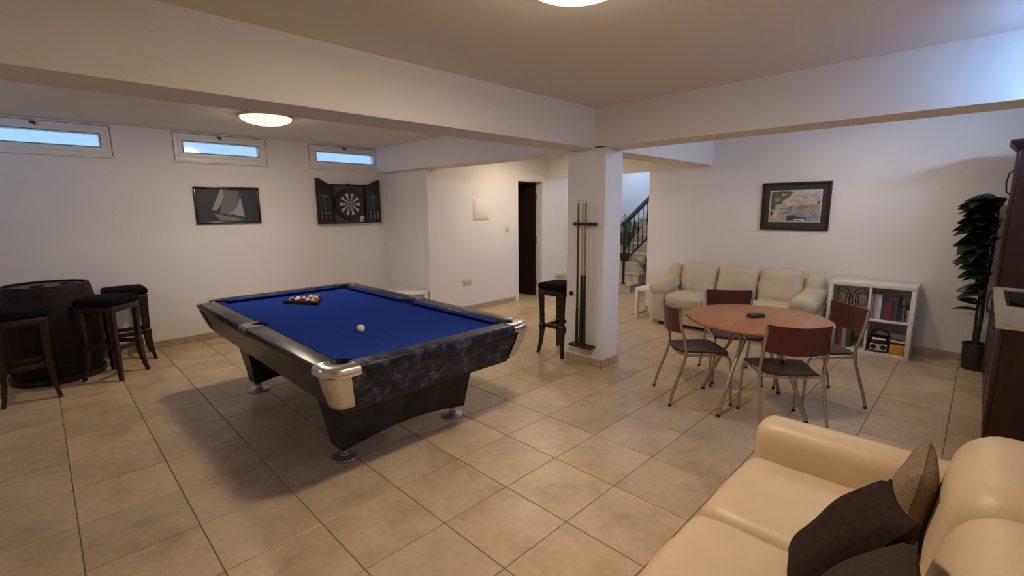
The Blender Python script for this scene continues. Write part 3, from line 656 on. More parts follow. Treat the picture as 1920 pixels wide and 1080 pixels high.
# ------------------------------------------------------------------ bar stools
def bar_stool():
    t = thing('bar_stool', 'dark bar stool', 'stool', (0, 0, 0), 0, 'dark wooden bar stools')
    MB().soft((0, 0, 0.765), (0.37, 0.37, 0.075), 0.032, (0, 0, 0.012), 6).build('seat_pad', 'velvet', t)
    a = MB()
    for s in (-1, 1): a.bbox(-0.17, 0.17, s * 0.165 - 0.012, s * 0.165 + 0.012, 0.672, 0.728, 0.004); a.bbox(s * 0.165 - 0.012, s * 0.165 + 0.012, -0.155, 0.155, 0.672, 0.728, 0.004)
    a.build('apron', 'stool_wood', t)
    for sx in (-1, 1):
        for sy in (-1, 1):
            prof = [(0.725, 0.150, 0.024), (0.66, 0.150, 0.024), (0.5, 0.146, 0.020), (0.345, 0.143, 0.020), (0.335, 0.143, 0.027), (0.275, 0.143, 0.027), (0.265, 0.144, 0.021), (0.15, 0.152, 0.018), (0.07, 0.162, 0.016), (0.0, 0.176, 0.0145)]
            mb = MB(); V = []; Fc = []
            for z, o, h in prof:
                for dx, dy in ((-1, -1), (1, -1), (1, 1), (-1, 1)): V.append((sx * o + dx * h, sy * o + dy * h, z))
            for r in range(len(prof) - 1):
                for k in range(4): Fc.append((r * 4 + k, r * 4 + (k + 1) % 4, (r + 1) * 4 + (k + 1) % 4, (r + 1) * 4 + k))
            Fc += [(0, 1, 2, 3), tuple((len(prof) - 1) * 4 + k for k in range(4))]
            mb.add(V, Fc).build('leg', 'stool_wood', t, 30)
    for s in (-1, 1):
        MB().bbox(-0.125, 0.125, s * 0.143 - 0.011, s * 0.143 + 0.011, 0.285, 0.328, 0.004).build('stretcher', 'stool_wood', t)
        MB().bbox(s * 0.143 - 0.011, s * 0.143 + 0.011, -0.125, 0.125, 0.305, 0.345, 0.004).build('stretcher', 'stool_wood', t)
    return t
stool = bar_stool(); stool.location = (4.035, 3.262, 0); stool['label'] = 'dark wooden bar stool with black seat beside the white pillar'
dup(stool, (-0.205, 5.80, 0), 0.04, 'dark bar stool in front of the barrel, cut by the left edge')
dup(stool, (0.40, 5.985, 0), PI / 4 + 0.03, 'dark bar stool right of the barrel, the nearer of the two there')
dup(stool, (0.595, 6.55, 0), 0.0, 'dark bar stool right of the barrel, against the window wall')

# barrel
b = thing('wine_barrel', 'dark wooden wine barrel used as a bar table', 'barrel', (0.0, 6.40, 0))
NS = 26; HB = 0.93
def brad(z): return 0.315 + 0.065 * math.sin(PI * min(1, max(0, z / HB)))
for k in range(NS):
    a0, a1 = 2 * PI * k / NS + 0.004, 2 * PI * (k + 1) / NS - 0.004; V = []; Fc = []; zs = [0.03 + (HB - 0.03) * i / 10 for i in range(11)]
    for z in zs:
        r = brad(z)
        for rr in (r, r - 0.025):
            for a in (a0, a1): V.append((rr * math.cos(a), rr * math.sin(a), z))
    for i in range(10):
        o = i * 4; Fc += [(o, o + 1, o + 5, o + 4), (o + 2, o + 6, o + 7, o + 3), (o, o + 4, o + 6, o + 2), (o + 1, o + 3, o + 7, o + 5)]
    Fc += [(0, 2, 3, 1), (40, 41, 43, 42)]
    MB().add(V, Fc).build('stave', 'barrel_wood', b, 0)
for k in range(6):
    y0 = -0.285 + 0.095 * k; pl = []
    def hw(y): return math.sqrt(max(0, 0.286 ** 2 - y * y))
    ys = [y0 + 0.0015 + (0.092) * i / 6 for i in range(7)]
    pl = [(hw(y), y) for y in ys] + [(-hw(y), y) for y in reversed(ys)]
    MB().prism(pl, HB - 0.045, HB - 0.02).build('head_board', 'barrel_top', b, 0)
for z, w in ((0.885, 0.07), (0.755, 0.045), (0.66, 0.045), (0.27, 0.045), (0.17, 0.045), (0.06, 0.10)):
    MB().lathe([(brad(z - w / 2) - 0.004, -w / 2), (brad(z - w / 2) + 0.004, -w / 2), (brad(z + w / 2) + 0.004, w / 2), (brad(z + w / 2) - 0.004, w / 2)], 52, (0, 0, z)).build('hoop', 'hoop_iron', b)
MB().lathe([(0.0005, 0), (0.355, 0), (0.36, 0.01), (0.36, 0.055), (0.34, 0.06), (0.0005, 0.06)], 48).build('plinth', 'black_plastic', b)
tag(MB().lathe([(0.0005, 0), (0.045, 0), (0.055, 0.012), (0.052, 0.016), (0.04, 0.006), (0.0005, 0.006)], 24).shift((-0.06, 6.30, HB - 0.0198)).build('ashtray', 'dark_metal'), 'small dark dish on the barrel top, left one', 'dish', 'dishes on the barrel')
tag(MB().lathe([(0.0005, 0), (0.05, 0), (0.06, 0.010), (0.056, 0.014), (0.044, 0.005), (0.0005, 0.005)], 24).shift((0.16, 6.44, HB - 0.0198)).build('coaster', 'walnut_seat'), 'small brown dish on the barrel top, right one', 'dish', 'dishes on the barrel')

# ------------------------------------------------------------------ wall things on the window wall
def flat(parent, name, m, poly, y, th=0.0012):
    """thin printed shape on a picture in the plane y, facing -y (poly in x,z)"""
    return MB().prism(poly, y - th, y, 'y').build(name, m, parent, 0)
def frame_y(parent, x0, x1, z0, z1, w, y0, y1, m):
    for (a, b, c, d) in ((x0, x1, z1 - w, z1), (x0, x1, z0, z0 + w), (x0, x0 + w, z0 + w, z1 - w), (x1 - w, x1, z0 + w, z1 - w)):
        MB().bbox(a, b, y0, y1, c, d, 0.005).build('frame_bar', m, parent)
px0, px1, pz0, pz1 = 1.398, 2.132, 1.452, 1.908
p1 = thing('framed_picture', 'dark framed picture of a sailing boat on the window wall', 'picture', (0, YW, 0))
P = lambda u, v: (px0 + u * (px1 - px0), pz0 + v * (pz1 - pz0))
frame_y(p1, px0, px1, pz0, pz1, 0.026, -0.03, -0.001, 'steel_dark')
MB().box(px0 + 0.02, px1 - 0.02, -0.014, -0.002, pz0 + 0.02, pz1 - 0.02).build('print_sea', 'sea_dark', p1, 0)
flat(p1, 'print_sail', 'sail_shade', [P(.44, .93), P(.68, .88), P(.62, .35), P(.50, .22), P(.38, .30), P(.35, .26), P(.42, .70)], -0.014)
flat(p1, 'print_sail', 'sail_pale', [P(.40, .94), P(.43, .94), P(.44, .75), P(.36, .45), P(.30, .36), P(.24, .38)], -0.0152)
flat(p1, 'print_sail', 'sail_pale', [P(.69, .80), P(.74, .18), P(.49, .28), P(.57, .36), P(.65, .50)], -0.0152)
flat(p1, 'print_hull', 'hull_grey', [P(.26, .30), P(.36, .25), P(.55, .18), P(.74, .10), P(.60, .07), P(.42, .09), P(.30, .20)], -0.0164)
flat(p1, 'print_foam', 'sail_shade', [P(.30, .20), P(.36, .16), P(.42, .06), P(.34, .10)], -0.0176)

d = thing('dartboard_cabinet', 'dark wooden dartboard cabinet with both doors open', 'dart cabinet', (0, YW, 0))
cx0, cx1, cz0, cz1 = 3.124, 3.622, 1.424, 1.972
MB().box(cx0, cx1, -0.022, -0.001, cz0, cz1).build('back_panel', 'back_board', d, 0)
for a, bb, c, e in ((cx0 - 0.012, cx0, cz0, cz1), (cx1, cx1 + 0.012, cz0, cz1), (cx0 - 0.012, cx1 + 0.012, cz1, cz1 + 0.014), (cx0 - 0.012, cx1 + 0.012, cz0 - 0.014, cz0)):
    MB().bbox(a, bb, -0.07, -0.001, c, e, 0.003).build('case_side', 'dart_wood', d)
MB().bbox(3.355, 3.395, -0.068, -0.02, cz1 + 0.014, cz1 + 0.03, 0.004).build('magnet_catch', 'black_plastic', d)
for s, xi, xo in ((-1, cx0 - 0.012, 2.878), (1, cx1 + 0.012, 3.886)):
    poly = [(xi, 1.412), (xo, 1.412)]
    for k in range(13):
        u = k / 12; poly.append((xo + (xi - xo) * u, 2.062 - 0.074 * (0.5 - 0.5 * math.cos(PI * min(1, max(0, (u - 0.12) / 0.75))))))
    dr = MB().prism(poly, -0.055, -0.032, 'y').build('cabinet_door', 'dart_wood', d, 0)
    a, c = sorted((xi + s * 0.030, xo - s * 0.030))
    MB().bbox(a, c, -0.059, -0.054, 1.575, 1.86, 0.002).build('score_board', 'chalk_board', dr)
    MB().box((a + c) / 2 - 0.004, (a + c) / 2 + 0.004, -0.0598, -0.0588, 1.62, 1.80).build('score_line', 'hull_grey', dr, 0)
    MB().box((a + c) / 2 - 0.045, (a + c) / 2 + 0.045, -0.0598, -0.0588, 1.80, 1.815).build('score_line', 'hull_grey', dr, 0)
    MB().bbox(a, c, -0.075, -0.055, 1.535, 1.55, 0.003).build('dart_rail', 'dart_wood', dr)
    for k in range(3):
        xx = a + (c - a) * (k + 0.5) / 3
        dm = MB().tube([(xx, -0.066, 1.47), (xx, -0.066, 1.50), (xx, -0.066, 1.535), (xx, -0.066, 1.56)], [0.0015, 0.005, 0.005, 0.003], 8)
        dt = dm.build('dart', 'chrome', dr)
        MB().prism([(xx - 0.014, 1.555), (xx + 0.014, 1.555), (xx + 0.012, 1.59), (xx - 0.012, 1.59)], -0.067, -0.065, 'y').build('dart_flight', 'sail_shade', dt, 0)
nt_ = MB().box(3.545, 3.612, -0.0245, -0.0225, 1.43, 1.52).build('score_card', 'paper_white', d, 0)
MB().lathe([(0.0004, 0), (0.012, 0), (0.012, 0.001), (0.0004, 0.001)], 16, (3.59, -0.0246, 1.46), 'y').build('card_mark', 'dart_black', nt_)
bc = (3.375, -0.022, 1.695)
db = MB().lathe([(0.0005, 0), (0.226, 0), (0.232, 0.008), (0.232, 0.03), (0.226, 0.038), (0.172, 0.038)], 60, bc, 'y').build('dartboard', 'dart_black', d)
face = MB()
for k in range(20):
    a0 = 2 * PI * (k - 0.5) / 20; a1 = 2 * PI * (k + 0.5) / 20; w = k % 2
    for (ra, rb, mi) in ((0.016, 0.099, 0 if w else 1), (0.099, 0.107, 2 if not w else 3), (0.107, 0.162, 0 if w else 1), (0.162, 0.170, 2 if not w else 3)):
        V = []
        for q in range(4):
            a = a0 + (a1 - a0) * q / 3
            for r in (ra, rb): V.append((bc[0] + r * math.sin(a), bc[1] - 0.0385, bc[2] + r * math.cos(a)))
        face.mi = mi; face.add(V, [(0, 1, 3, 2), (2, 3, 5, 4), (4, 5, 7, 6)])
face.mi = 3; face.lathe([(0.008, 0.0388), (0.016, 0.0388)], 20, bc, 'y'); face.mi = 2; face.lathe([(0.0004, 0.0388), (0.008, 0.0388)], 20, bc, 'y')
face.build('scoring_face', ['dart_white', 'dart_black', 'dart_red', 'dart_green'], db, 0)

# lobby wall fittings
pb = thing('fuse_panel', 'cream fuse panel cover on the lobby wall', 'fuse box', (0, YL, 0))
MB().bbox(4.88, 5.20, -0.012, -0.0005, 1.44, 1.765, 0.003).build('panel_frame', 'cream_plastic', pb)
MB().bbox(4.905, 5.175, -0.020, -0.012, 1.465, 1.74, 0.004).build('panel_door', 'cream_plastic', pb)
sw = thing('light_switch', 'small light switch on the lobby wall beside the door', 'switch', (0, YL, 0))
MB().bbox(5.585, 5.668, -0.009, -0.0005, 1.215, 1.298, 0.003).build('switch_plate', 'plate_plastic', sw); MB().bbox(5.612, 5.641, -0.014, -0.009, 1.235, 1.278, 0.002).build('rocker', 'plate_plastic', sw)
so = thing('wall_socket', 'double wall socket low on the lobby wall', 'socket', (0, YL, 0))
MB().bbox(4.63, 4.80, -0.010, -0.0005, 0.42, 0.512, 0.003).build('socket_plate', 'plate_plastic', so)
for xx in (4.675, 4.755):
    MB().bbox(xx - 0.028, xx + 0.028, -0.013, -0.010, 0.435, 0.495, 0.002).build('socket_face', 'panel_tray', so)

# low white tables
def low_table(label, x0, x1, y0, y1, h):
    t = thing('side_table', label, 'side table', ((x0 + x1) / 2, (y0 + y1) / 2, 0), 0, 'white side tables')
    a, c = (x1 - x0) / 2, (y1 - y0) / 2
    MB().bbox(-a, a, -c, c, h - 0.045, h, 0.004).build('table_top', 'white_paint', t)
    for sx in (-1, 1):
        for sy in (-1, 1):
            x, y = sx * (a - 0.0255), sy * (c - 0.0255); MB().bbox(x - 0.025, x + 0.025, y - 0.025, y + 0.025, 0, h - 0.045, 0.003).build('leg', 'white_paint', t)
low_table('small white side table behind the pool table in the corner', 3.55, 3.99, 5.74, 6.28, 0.425)
low_table('small white side table at the left arm of the far sofa', 6.13, 6.58, 3.24, 3.55, 0.45)

# ------------------------------------------------------------------ cue rack on the pillar
cr_ = thing('cue_rack', 'dark wooden cue rack mounted on the pillar', 'cue rack', (XP, 2.81, 0))
MB().bbox(-0.055, -0.0005, -0.135, 0.135, 1.443, 1.470, 0.010, 3).build('top_bar', 'dart_wood', cr_)
MB().bbox(-0.098, -0.0005, -0.140, 0.140, 0.195, 0.225, 0.012, 3).build('bottom_bar', 'dart_wood', cr_)
for yy in (0.050, -0.002, -0.040): MB().lathe([(0.0115, -0.009), (0.0165, -0.009), (0.0165, 0.009), (0.0115, 0.009)], 14, (-0.072, yy, 1.4565), 'z', PI * 0.35, PI * 1.65).build('clip', 'black_rubber', cr_)
def cue(label, y, z0, z1, shaft, butt, zb):
    t = thing('pool_cue', label, 'pool cue', (XP - 0.072, y, z0), 0, 'cues in the rack')
    MB().tube([(0, 0, zb - z0), (0, 0, z1 - z0 - 0.03)], [0.0125, 0.0085], 12).build('shaft', shaft, t)
    MB().tube([(0, 0, 0.01), (0, 0, zb - z0)], [0.0185, 0.0135], 12).build('butt', butt, t)
    MB().tube([(0, 0, z1 - z0 - 0.03), (0, 0, z1 - z0 - 0.008)], 0.0086, 12).build('ferrule', 'paper_white', t)
    MB().tube([(0, 0, z1 - z0 - 0.008), (0, 0, z1 - z0)], 0.006, 12).build('tip', 'art_boat', t)
    MB().tube([(0, 0, 0), (0, 0, 0.012)], [0.015, 0.0186], 12).build('bumper', 'black_rubber', t)
cue('brown pool cue, leftmost in the rack on the pillar', 2.860, 0.2255, 1.69, 'cue_dark', 'stool_wood', 0.60)
cue('pale pool cue with black butt, middle one in the rack', 2.808, 0.2255, 1.69, 'cue_maple', 'black_plastic', 0.95)
cue('brown pool cue with black butt, rightmost in the rack', 2.770, 0.2255, 1.69, 'cue_ash', 'black_plastic', 0.95)
kn = thing('chalk_holder', 'small black round holder on the pillar below the cue rack bar', 'chalk holder', (XP, 2.985, 0.735))
MB().lathe([(0.0005, 0.026), (0.016, 0.026), (0.022, 0.02), (0.024, 0.008), (0.02, 0.0005)], 20, (0, 0, 0), 'x').build('cup', 'black_plastic', kn); MB().lathe([(0.0005, 0.034), (0.008, 0.034), (0.010, 0.026)], 12, (0, 0, 0), 'x').build('button', 'black_rubber', kn)
tag(MB().lathe([(0.0005, 0.02), (0.006, 0.02), (0.007, 0.016), (0.004, 0.014), (0.003, 0.0005)], 12, (XP, 2.965, 1.478), 'x').build('wall_hook', 'brushed_silver'), 'tiny metal hook on the pillar beside the cue rack', 'hook')

# ------------------------------------------------------------------ round table and chairs
tc_ = (3.99, 1.21)
t = thing('round_table', 'round cherry-wood dining table on metal legs', 'table', (*tc_, 0))
MB().lathe([(0.0005, 0.710), (0.513, 0.710), (0.525, 0.716), (0.529, 0.725), (0.525, 0.736), (0.515, 0.740), (0.0005, 0.740)], 72).build('table_top', 'cherry_top', t)
MB().lathe([(0.0005, 0.690), (0.20, 0.690), (0.205, 0.700), (0.20, 0.7095), (0.0005, 0.7095)], 36).build('mount_plate', 'dark_metal', t)
for k in range(4):
    a = math.radians(167 - 90 * k + (3 if k % 2 else 0)); ca, sa = math.cos(a), math.sin(a)
    def pt(r, z, w=0): return (r * ca - w * sa, r * sa + w * ca, z)
    def bez(P, n=10):
        o = []
        for i in range(n + 1):
            u = i / n; o.append(sum((Vector(p) * math.comb(3, j) * u ** j * (1 - u) ** (3 - j) for j, p in enumerate(P)), Vector()))
        return o
    lg = MB().tube(bez([pt(0.26, 0.70, 0.07), pt(0.14, 0.64, 0.03), pt(0.17, 0.55), pt(0.24, 0.43)]) + bez([pt(0.24, 0.43), pt(0.31, 0.30), pt(0.37, 0.16), pt(0.43, 0.012)])[1:], 0.0145, 10)
    lo_ = lg.build('leg', 'tube_metal', t)
    MB().tube(bez([pt(0.26, 0.70, -0.07), pt(0.14, 0.64, -0.03), pt(0.17, 0.55), pt(0.235, 0.44)]), 0.012, 10).build('leg_brace', 'tube_metal', lo_)
    MB().tube([pt(0.427, 0.018), pt(0.433, 0.0)], 0.016, 10).build('leg_cap', 'black_rubber', lo_)
ph = thing('remote_case', 'black oval case lying on the round table', 'case', (3.985, 1.215, 0.7402), math.radians(-35))
MB().soft((0, 0, 0.014), (0.135, 0.06, 0.028), 0.013, (0, 0, 0.004), 5).build('case_body', 'leather_case', ph)
MB().tube([(0.068 * math.cos(a), 0.0305 * math.sin(a), 0.0145) for a in [2 * PI * k / 32 for k in range(32)]], 0.0012, 6, True).build('seam', 'dark_metal', ph)

def cafe_chair():
    """origin on the floor at the middle of the back legs; faces +x"""
    t = thing('dining_chair', 'chair', 'chair', (0, 0, 0), 0, 'chairs at the round table')
    w = 0.205
    # back panel: bowed plywood
    V = []; Fc = []; n, m = 10, 4
    for th in (0, 0.014):
        for j in range(m + 1):
            for i in range(n + 1):
                u = -1 + 2 * i / n; z = 0.615 + 0.185 * j / m + (0.012 * u * u if j == m else (-0.018 * (1 - u * u) if j == 0 else 0))
                V.append((-0.045 * (1 - u * u) - 0.012 * (j / m) - th + 0.02, u * (w + 0.004), z))
    q = (n + 1) * (m + 1); id_ = lambda l, j, i: l * q + j * (n + 1) + i
    for j in range(m):
        for i in range(n): Fc += [(id_(0, j, i), id_(0, j, i + 1), id_(0, j + 1, i + 1), id_(0, j + 1, i)), (id_(1, j, i), id_(1, j + 1, i), id_(1, j + 1, i + 1), id_(1, j, i + 1))]
    for i in range(n): Fc += [(id_(0, 0, i), id_(1, 0, i), id_(1, 0, i + 1), id_(0, 0, i + 1)), (id_(0, m, i), id_(0, m, i + 1), id_(1, m, i + 1), id_(1, m, i))]
    for j in range(m): Fc += [(id_(0, j, 0), id_(0, j + 1, 0), id_(1, j + 1, 0), id_(1, j, 0)), (id_(0, j, n), id_(1, j, n), id_(1, j + 1, n), id_(0, j + 1, n))]
    MB().add(V, Fc).build('backrest', 'mahogany', t, 50)
    # seat: slightly dished, trapezoid
    V = []; Fc = []; n = 10
    for z in (0.452, 0.438):
        for i in range(n + 1):
            for j in range(n + 1):
                u, v = i / n, -1 + 2 * j / n; hw_ = 0.165 + 0.045 * u; x = 0.045 + 0.385 * u
                if i == n: x -= 0.03 * v ** 4
                if i == 0: x -= 0.028 * (1 - v * v)
                V.append((x, v * hw_, z - 0.014 * (1 - v * v) * math.sin(PI * (1 - u) ** 0.9) + (-0.012 * u ** 6)))
    q = (n + 1) ** 2; g = lambda l, i, j: l * q + i * (n + 1) + j
    for i in range(n):
        for j in range(n): Fc += [(g(0, i, j), g(0, i + 1, j), g(0, i + 1, j + 1), g(0, i, j + 1)), (g(1, i, j), g(1, i, j + 1), g(1, i + 1, j + 1), g(1, i + 1, j))]
        Fc += [(g(0, i, 0), g(1, i, 0), g(1, i + 1, 0), g(0, i + 1, 0)), (g(0, i, n), g(0, i + 1, n), g(1, i + 1, n), g(1, i, n)), (g(0, 0, i), g(0, 0, i + 1), g(1, 0, i + 1), g(1, 0, i)), (g(0, n, i), g(1, n, i), g(1, n, i + 1), g(0, n, i + 1))]
    MB().add(V, Fc).build('seat', 'walnut_seat', t, 50)
    def bez(P, n=8):
        return [sum((Vector(p) * math.comb(3, j) * (i / n) ** j * (1 - i / n) ** (3 - j) for j, p in enumerate(P)), Vector()) for i in range(n + 1)]
    for s in (-1, 1):
        y = s * (w + 0.006)
        pts = bez([(-0.055, s * (w + 0.02), 0.012), (-0.03, y, 0.18), (0.055, y, 0.33), (0.062, y, 0.44)]) + bez([(0.062, y, 0.44), (0.07, y, 0.53), (0.0, y, 0.62), (-0.004, y, 0.80)])[1:]
        lg = MB().tube(pts, 0.0115, 10).build('back_leg', 'tube_metal', t); MB().tube([(-0.055, s * (w + 0.02), 0.02), (-0.0565, s * (w + 0.021), 0.0)], 0.013, 10).build('leg_cap', 'black_rubber', lg)
        y2 = s * 0.195
        pts = [(0.06, s * 0.199, 0.425), (0.20, y2, 0.423), (0.34, s * 0.198, 0.421)] + bez([(0.36, s * 0.198, 0.421), (0.425, s * 0.2, 0.42), (0.425, s * 0.202, 0.38), (0.43, s * 0.204, 0.30)]) + [(0.445, s * 0.21, 0.012)]
        lg = MB().tube(pts, 0.0108, 10).build('front_leg', 'tube_metal', t); MB().tube([(0.4445, s * 0.21, 0.02), (0.446, s * 0.2105, 0.0)], 0.0125, 10).build('leg_cap', 'black_rubber', lg)
    MB().tube([(0.062, -w, 0.425), (0.045, -0.1, 0.415), (0.04, 0, 0.412), (0.045, 0.1, 0.415), (0.062, w, 0.425)], 0.009, 8).build('cross_bar', 'tube_metal', t)
    MB().tube([(0.35, -0.195, 0.415), (0.35, 0.195, 0.415)], 0.009, 8).build('cross_bar', 'tube_metal', t)
    return t
ch = cafe_chair()
def face(dx, dy): return math.atan2(dy, dx)
ch.location = (3.70, 1.785, 0); ch.rotation_euler = (0, 0, face(.695, -.72)); ch['label'] = 'brown wood and metal chair left of the round table, side view'
dup(ch, (3.605, 0.815, 0), face(.80, .60), 'brown wood and metal chair nearest the camera, its back towards us')
dup(ch, (4.66, 0.715, 0), face(-.70, .71), 'brown wood and metal chair right of the table, in front of the white shelf')
dup(ch, (4.72, 1.70, 0), face(-.82, -.57), 'brown wood and metal chair behind the table, in front of the far sofa')

# ------------------------------------------------------------------ far sofa
def far_sofa():
    x0, x1, y0, y1 = 5.93, 6.60, 1.20, 3.225
    t = thing('leather_sofa', 'cream leather three-seat sofa against the far wall', 'sofa', ((x0 + x1) / 2, (y0 + y1) / 2, 0))
    cx, cy = (x0 + x1) / 2, (y0 + y1) / 2; W2 = (y1 - y0) / 2
    m = 'leather_far'
    MB().soft((0.0, 0, 0.115), (0.61, 2 * W2 - 0.10, 0.13), 0.03, (0.0, 0, 0), 8, 0.004).build('base', m, t); MB().soft((-0.005, 0, 0.235), (0.62, 2 * W2 - 0.10, 0.125), 0.035, (0.004, 0, 0), 8, 0.004).build('seat_rail', m, t)
    MB().box(-0.24, 0.24, -W2 + 0.10, W2 - 0.10, 0.03, 0.06).build('plinth', 'black_plastic', t, 0)
    for s in (-1, 1):
        for sx in (-0.22, 0.22): MB().lathe([(0.0005, 0), (0.025, 0), (0.03, 0.055), (0.0005, 0.056)], 12, (sx, s * (W2 - 0.15), 0)).build('foot', 'black_plastic', t)
    sw_ = (2 * W2 - 0.50) / 3
    for k in range(3):
        y = -W2 + 0.25 + sw_ * (k + 0.5)
        MB().soft((-0.10, y, 0.37), (0.54, sw_ - 0.006, 0.19), 0.07, (0.01, 0, 0.02), 8, 0.010, k).build('seat_cushion', m, t)
        R_ = Matrix.Rotation(math.radians(13), 3, 'Y')
        MB().soft((0.17, y, 0.615), (0.23, sw_ - 0.004, 0.46), 0.10, (0.02, 0, 0.015), 8, 0.014, k + 5, R_).build('back_cushion', m, t)
    MB().soft((0.27, 0, 0.45), (0.12, 2 * W2 - 0.16, 0.70), 0.05, (0, 0, 0), 8).build('back_frame', m, t)
    for s in (-1, 1):
        y = s * (W2 - 0.135)
        MB().soft((-0.02, y, 0.29), (0.60, 0.24, 0.46), 0.07, (0.01, 0.012, 0.02), 8, 0.008, s).build('arm', m, t)
        R_ = Matrix.Rotation(math.radians(-4), 3, 'Y')
        def tp(q): return Vector((q.x, q.y * (1.08 - 0.25 * q.x), q.z * (1.1 - 0.2 * q.x) + 0.05 * max(0, q.x + 0.05) ** 1.0 * 2))
        MB().soft((-0.03, y + s * 0.0, 0.535), (0.64, 0.25, 0.15), 0.074, (0.0, 0.0, 0.015), 8, 0.012, s + 9, R_, tp).build('arm_pad', m, t)
        Rw = Matrix.Rotation(math.radians(10), 3, 'Y')
        MB().soft((0.20, s * (W2 - 0.15), 0.63), (0.22, 0.20, 0.36), 0.085, (0.01, 0.01, 0.01), 6, 0.012, s + 3, Rw).build('wing', m, t)
far_sofa()

# ------------------------------------------------------------------ white cube shelf and contents
sx0, sx1, sy0, sy1, sh = 6.245, 6.635, 0.405, 1.165, 0.785
sf = thing('cube_shelf', 'white four-cube shelf unit against the far wall', 'shelf', ((sx0 + sx1) / 2, (sy0 + sy1) / 2, 0))
scx, scy = (sx0 + sx1) / 2, (sy0 + sy1) / 2; hx_, hy_ = (sx1 - sx0) / 2, (sy1 - sy0) / 2
MB().bbox(-hx_, hx_, -hy_, hy_, sh - 0.04, sh, 0.002).build('top_board', 'shelf_white', sf); MB().bbox(-hx_, hx_, -hy_, hy_, 0, 0.04, 0.002).build('bottom_board', 'shelf_white', sf)
for s in (-1, 1): MB().bbox(-hx_, hx_, s * (hy_ - 0.02) - 0.02, s * (hy_ - 0.02) + 0.02, 0.0405, sh - 0.0405, 0.002).build('side_board', 'shelf_white', sf)
MB().bbox(-hx_, hx_, -0.009, 0.009, 0.0405, sh - 0.0405, 0.001).build('divider', 'shelf_white', sf)
for s in (-1, 1): MB().bbox(-hx_, hx_, *sorted((s * 0.0095, s * (hy_ - 0.0405))), 0.383, 0.401, 0.001).build('shelf_board', 'shelf_white', sf)
Z1_, Z0_ = 0.4015, 0.0405
def book(label, m, y, w, h, z, dep=0.16, xf=6.30, lean=0.0):
    t = thing('book', label, 'book', (xf + dep / 2, y, z), 0, 'books in the white shelf')
    if lean: t.rotation_euler = (lean, 0, 0)
    c = 0.0025; a = dep / 2
    MB().box(-a, -a + c, -w / 2, w / 2, 0, h).box(-a + c, a, -w / 2, -w / 2 + c, 0, h).box(-a + c, a, w / 2 - c, w / 2, 0, h).build('cover', m, t, 0)
    MB().box(-a + c, a - 0.004, -w / 2 + c, w / 2 - c, 0.003, h - 0.004).build('pages', 'book_white', t, 0)
yy = 0.776
row = [('thin pale book at the left end of the upper right cube', 'book_tan', .018, .27), ('slim grey book next to the pale books in the shelf', 'book_grey', .014, .27), ('tall tan book among the upright books', 'book_tan', .026, .275), ('wide white tall book in the upper right cube', 'book_white', .034, .27), ('dark navy book after the white book', 'book_navy', .022, .205), ('purple book in the upper right cube', 'book_purple', .026, .215), ('thick dark red book in the upper right cube', 'book_red', .036, .21), ('wine-red book beside the dark red book', 'book_wine', .026, .205), ('grey-blue book right of the wine-red book', 'book_blue', .024, .205), ('tall black book near the right end of the row', 'book_black', .020, .255), ('low dark blue book right of the tall black book', 'book_navy', .026, .15), ('low grey book at the right end of the row', 'book_grey', .018, .15)]
for lb, m, w, h in row:
    yy -= w / 2; book(lb, m, yy, w - 0.001, h, Z1_); yy -= w / 2
jr = thing('glass_jar', 'small pale green jar at the right end of the upper shelf', 'jar', (6.36, yy - 0.0205, Z1_))
MB().lathe([(0.0005, 0), (0.016, 0), (0.0185, 0.01), (0.0185, 0.085), (0.014, 0.10), (0.0005, 0.10)], 20).build('jar_body', 'jar_green', jr); MB().lathe([(0.0005, 0.1005), (0.0145, 0.1005), (0.0145, 0.122), (0.0005, 0.122)], 20).build('lid', 'paper_white', jr)
yl = 1.115
for lb, m, w, h, ln in [('dark book at the left of the lower left cube', 'book_black', .03, .20, 0), ('thin white book in the lower left cube', 'book_white', .014, .21, 0), ('black book next to the thin white book', 'book_navy', .026, .24, 0), ('red book in the lower left cube', 'book_red', .04, .215, 0), ('olive green book in the lower left cube', 'book_green', .04, .215, 0), ('dark green book in the lower left cube', 'book_forest', .045, .25, 0)]:
    yl -= w / 2; book(lb, m, yl, w - 0.001, h, Z0_); yl -= w / 2
wr = thing('wire_rack', 'black curled wire rack in the upper left cube', 'wire rack', (6.40, 0.96, Z1_))
for s in (-1, 1):
    MB().tube([(-0.06, s * 0.085 + 0.075 * math.cos(a), 0.205 + 0.105 * math.sin(a)) for a in [PI * k / 14 for k in range(15)]] , 0.004, 6).build('wire_arch', 'dark_metal', wr)
    MB().tube([(-0.03, s * 0.095 + 0.045 * math.cos(a), 0.19 + 0.075 * math.sin(a)) for a in [2 * PI * k / 24 for k in range(24)]], 0.0035, 6, True).build('wire_loop', 'dark_metal', wr)
    MB().tube([(-0.06, s * 0.16, 0.205), (-0.06, s * 0.15, 0.0)], 0.004, 6).build('wire_leg', 'dark_metal', wr); MB().tube([(-0.06, s * 0.01, 0.205), (-0.06, s * 0.02, 0.0)], 0.004, 6).build('wire_leg', 'dark_metal', wr)
for k in range(4):
    MB().tube([(-0.02 + 0.02 * (k % 2), -0.045 + 0.03 * k + 0.016 * math.cos(a), 0.17 + 0.075 * math.sin(a)) for a in [2 * PI * q / 20 for q in range(20)]], 0.003, 6, True).build('wire_loop', 'dark_metal', wr)
MB().tube([(-0.06, -0.15, 0.004), (0.05, -0.15, 0.004), (0.05, 0.15, 0.004), (-0.06, 0.15, 0.004)], 0.004, 6, True).build('wire_base', 'dark_metal', wr)
rd = thing('portable_radio', 'black and silver portable radio with carrying handle in lower right cube', 'radio', (6.36, 0.672, Z0_), 0.06)
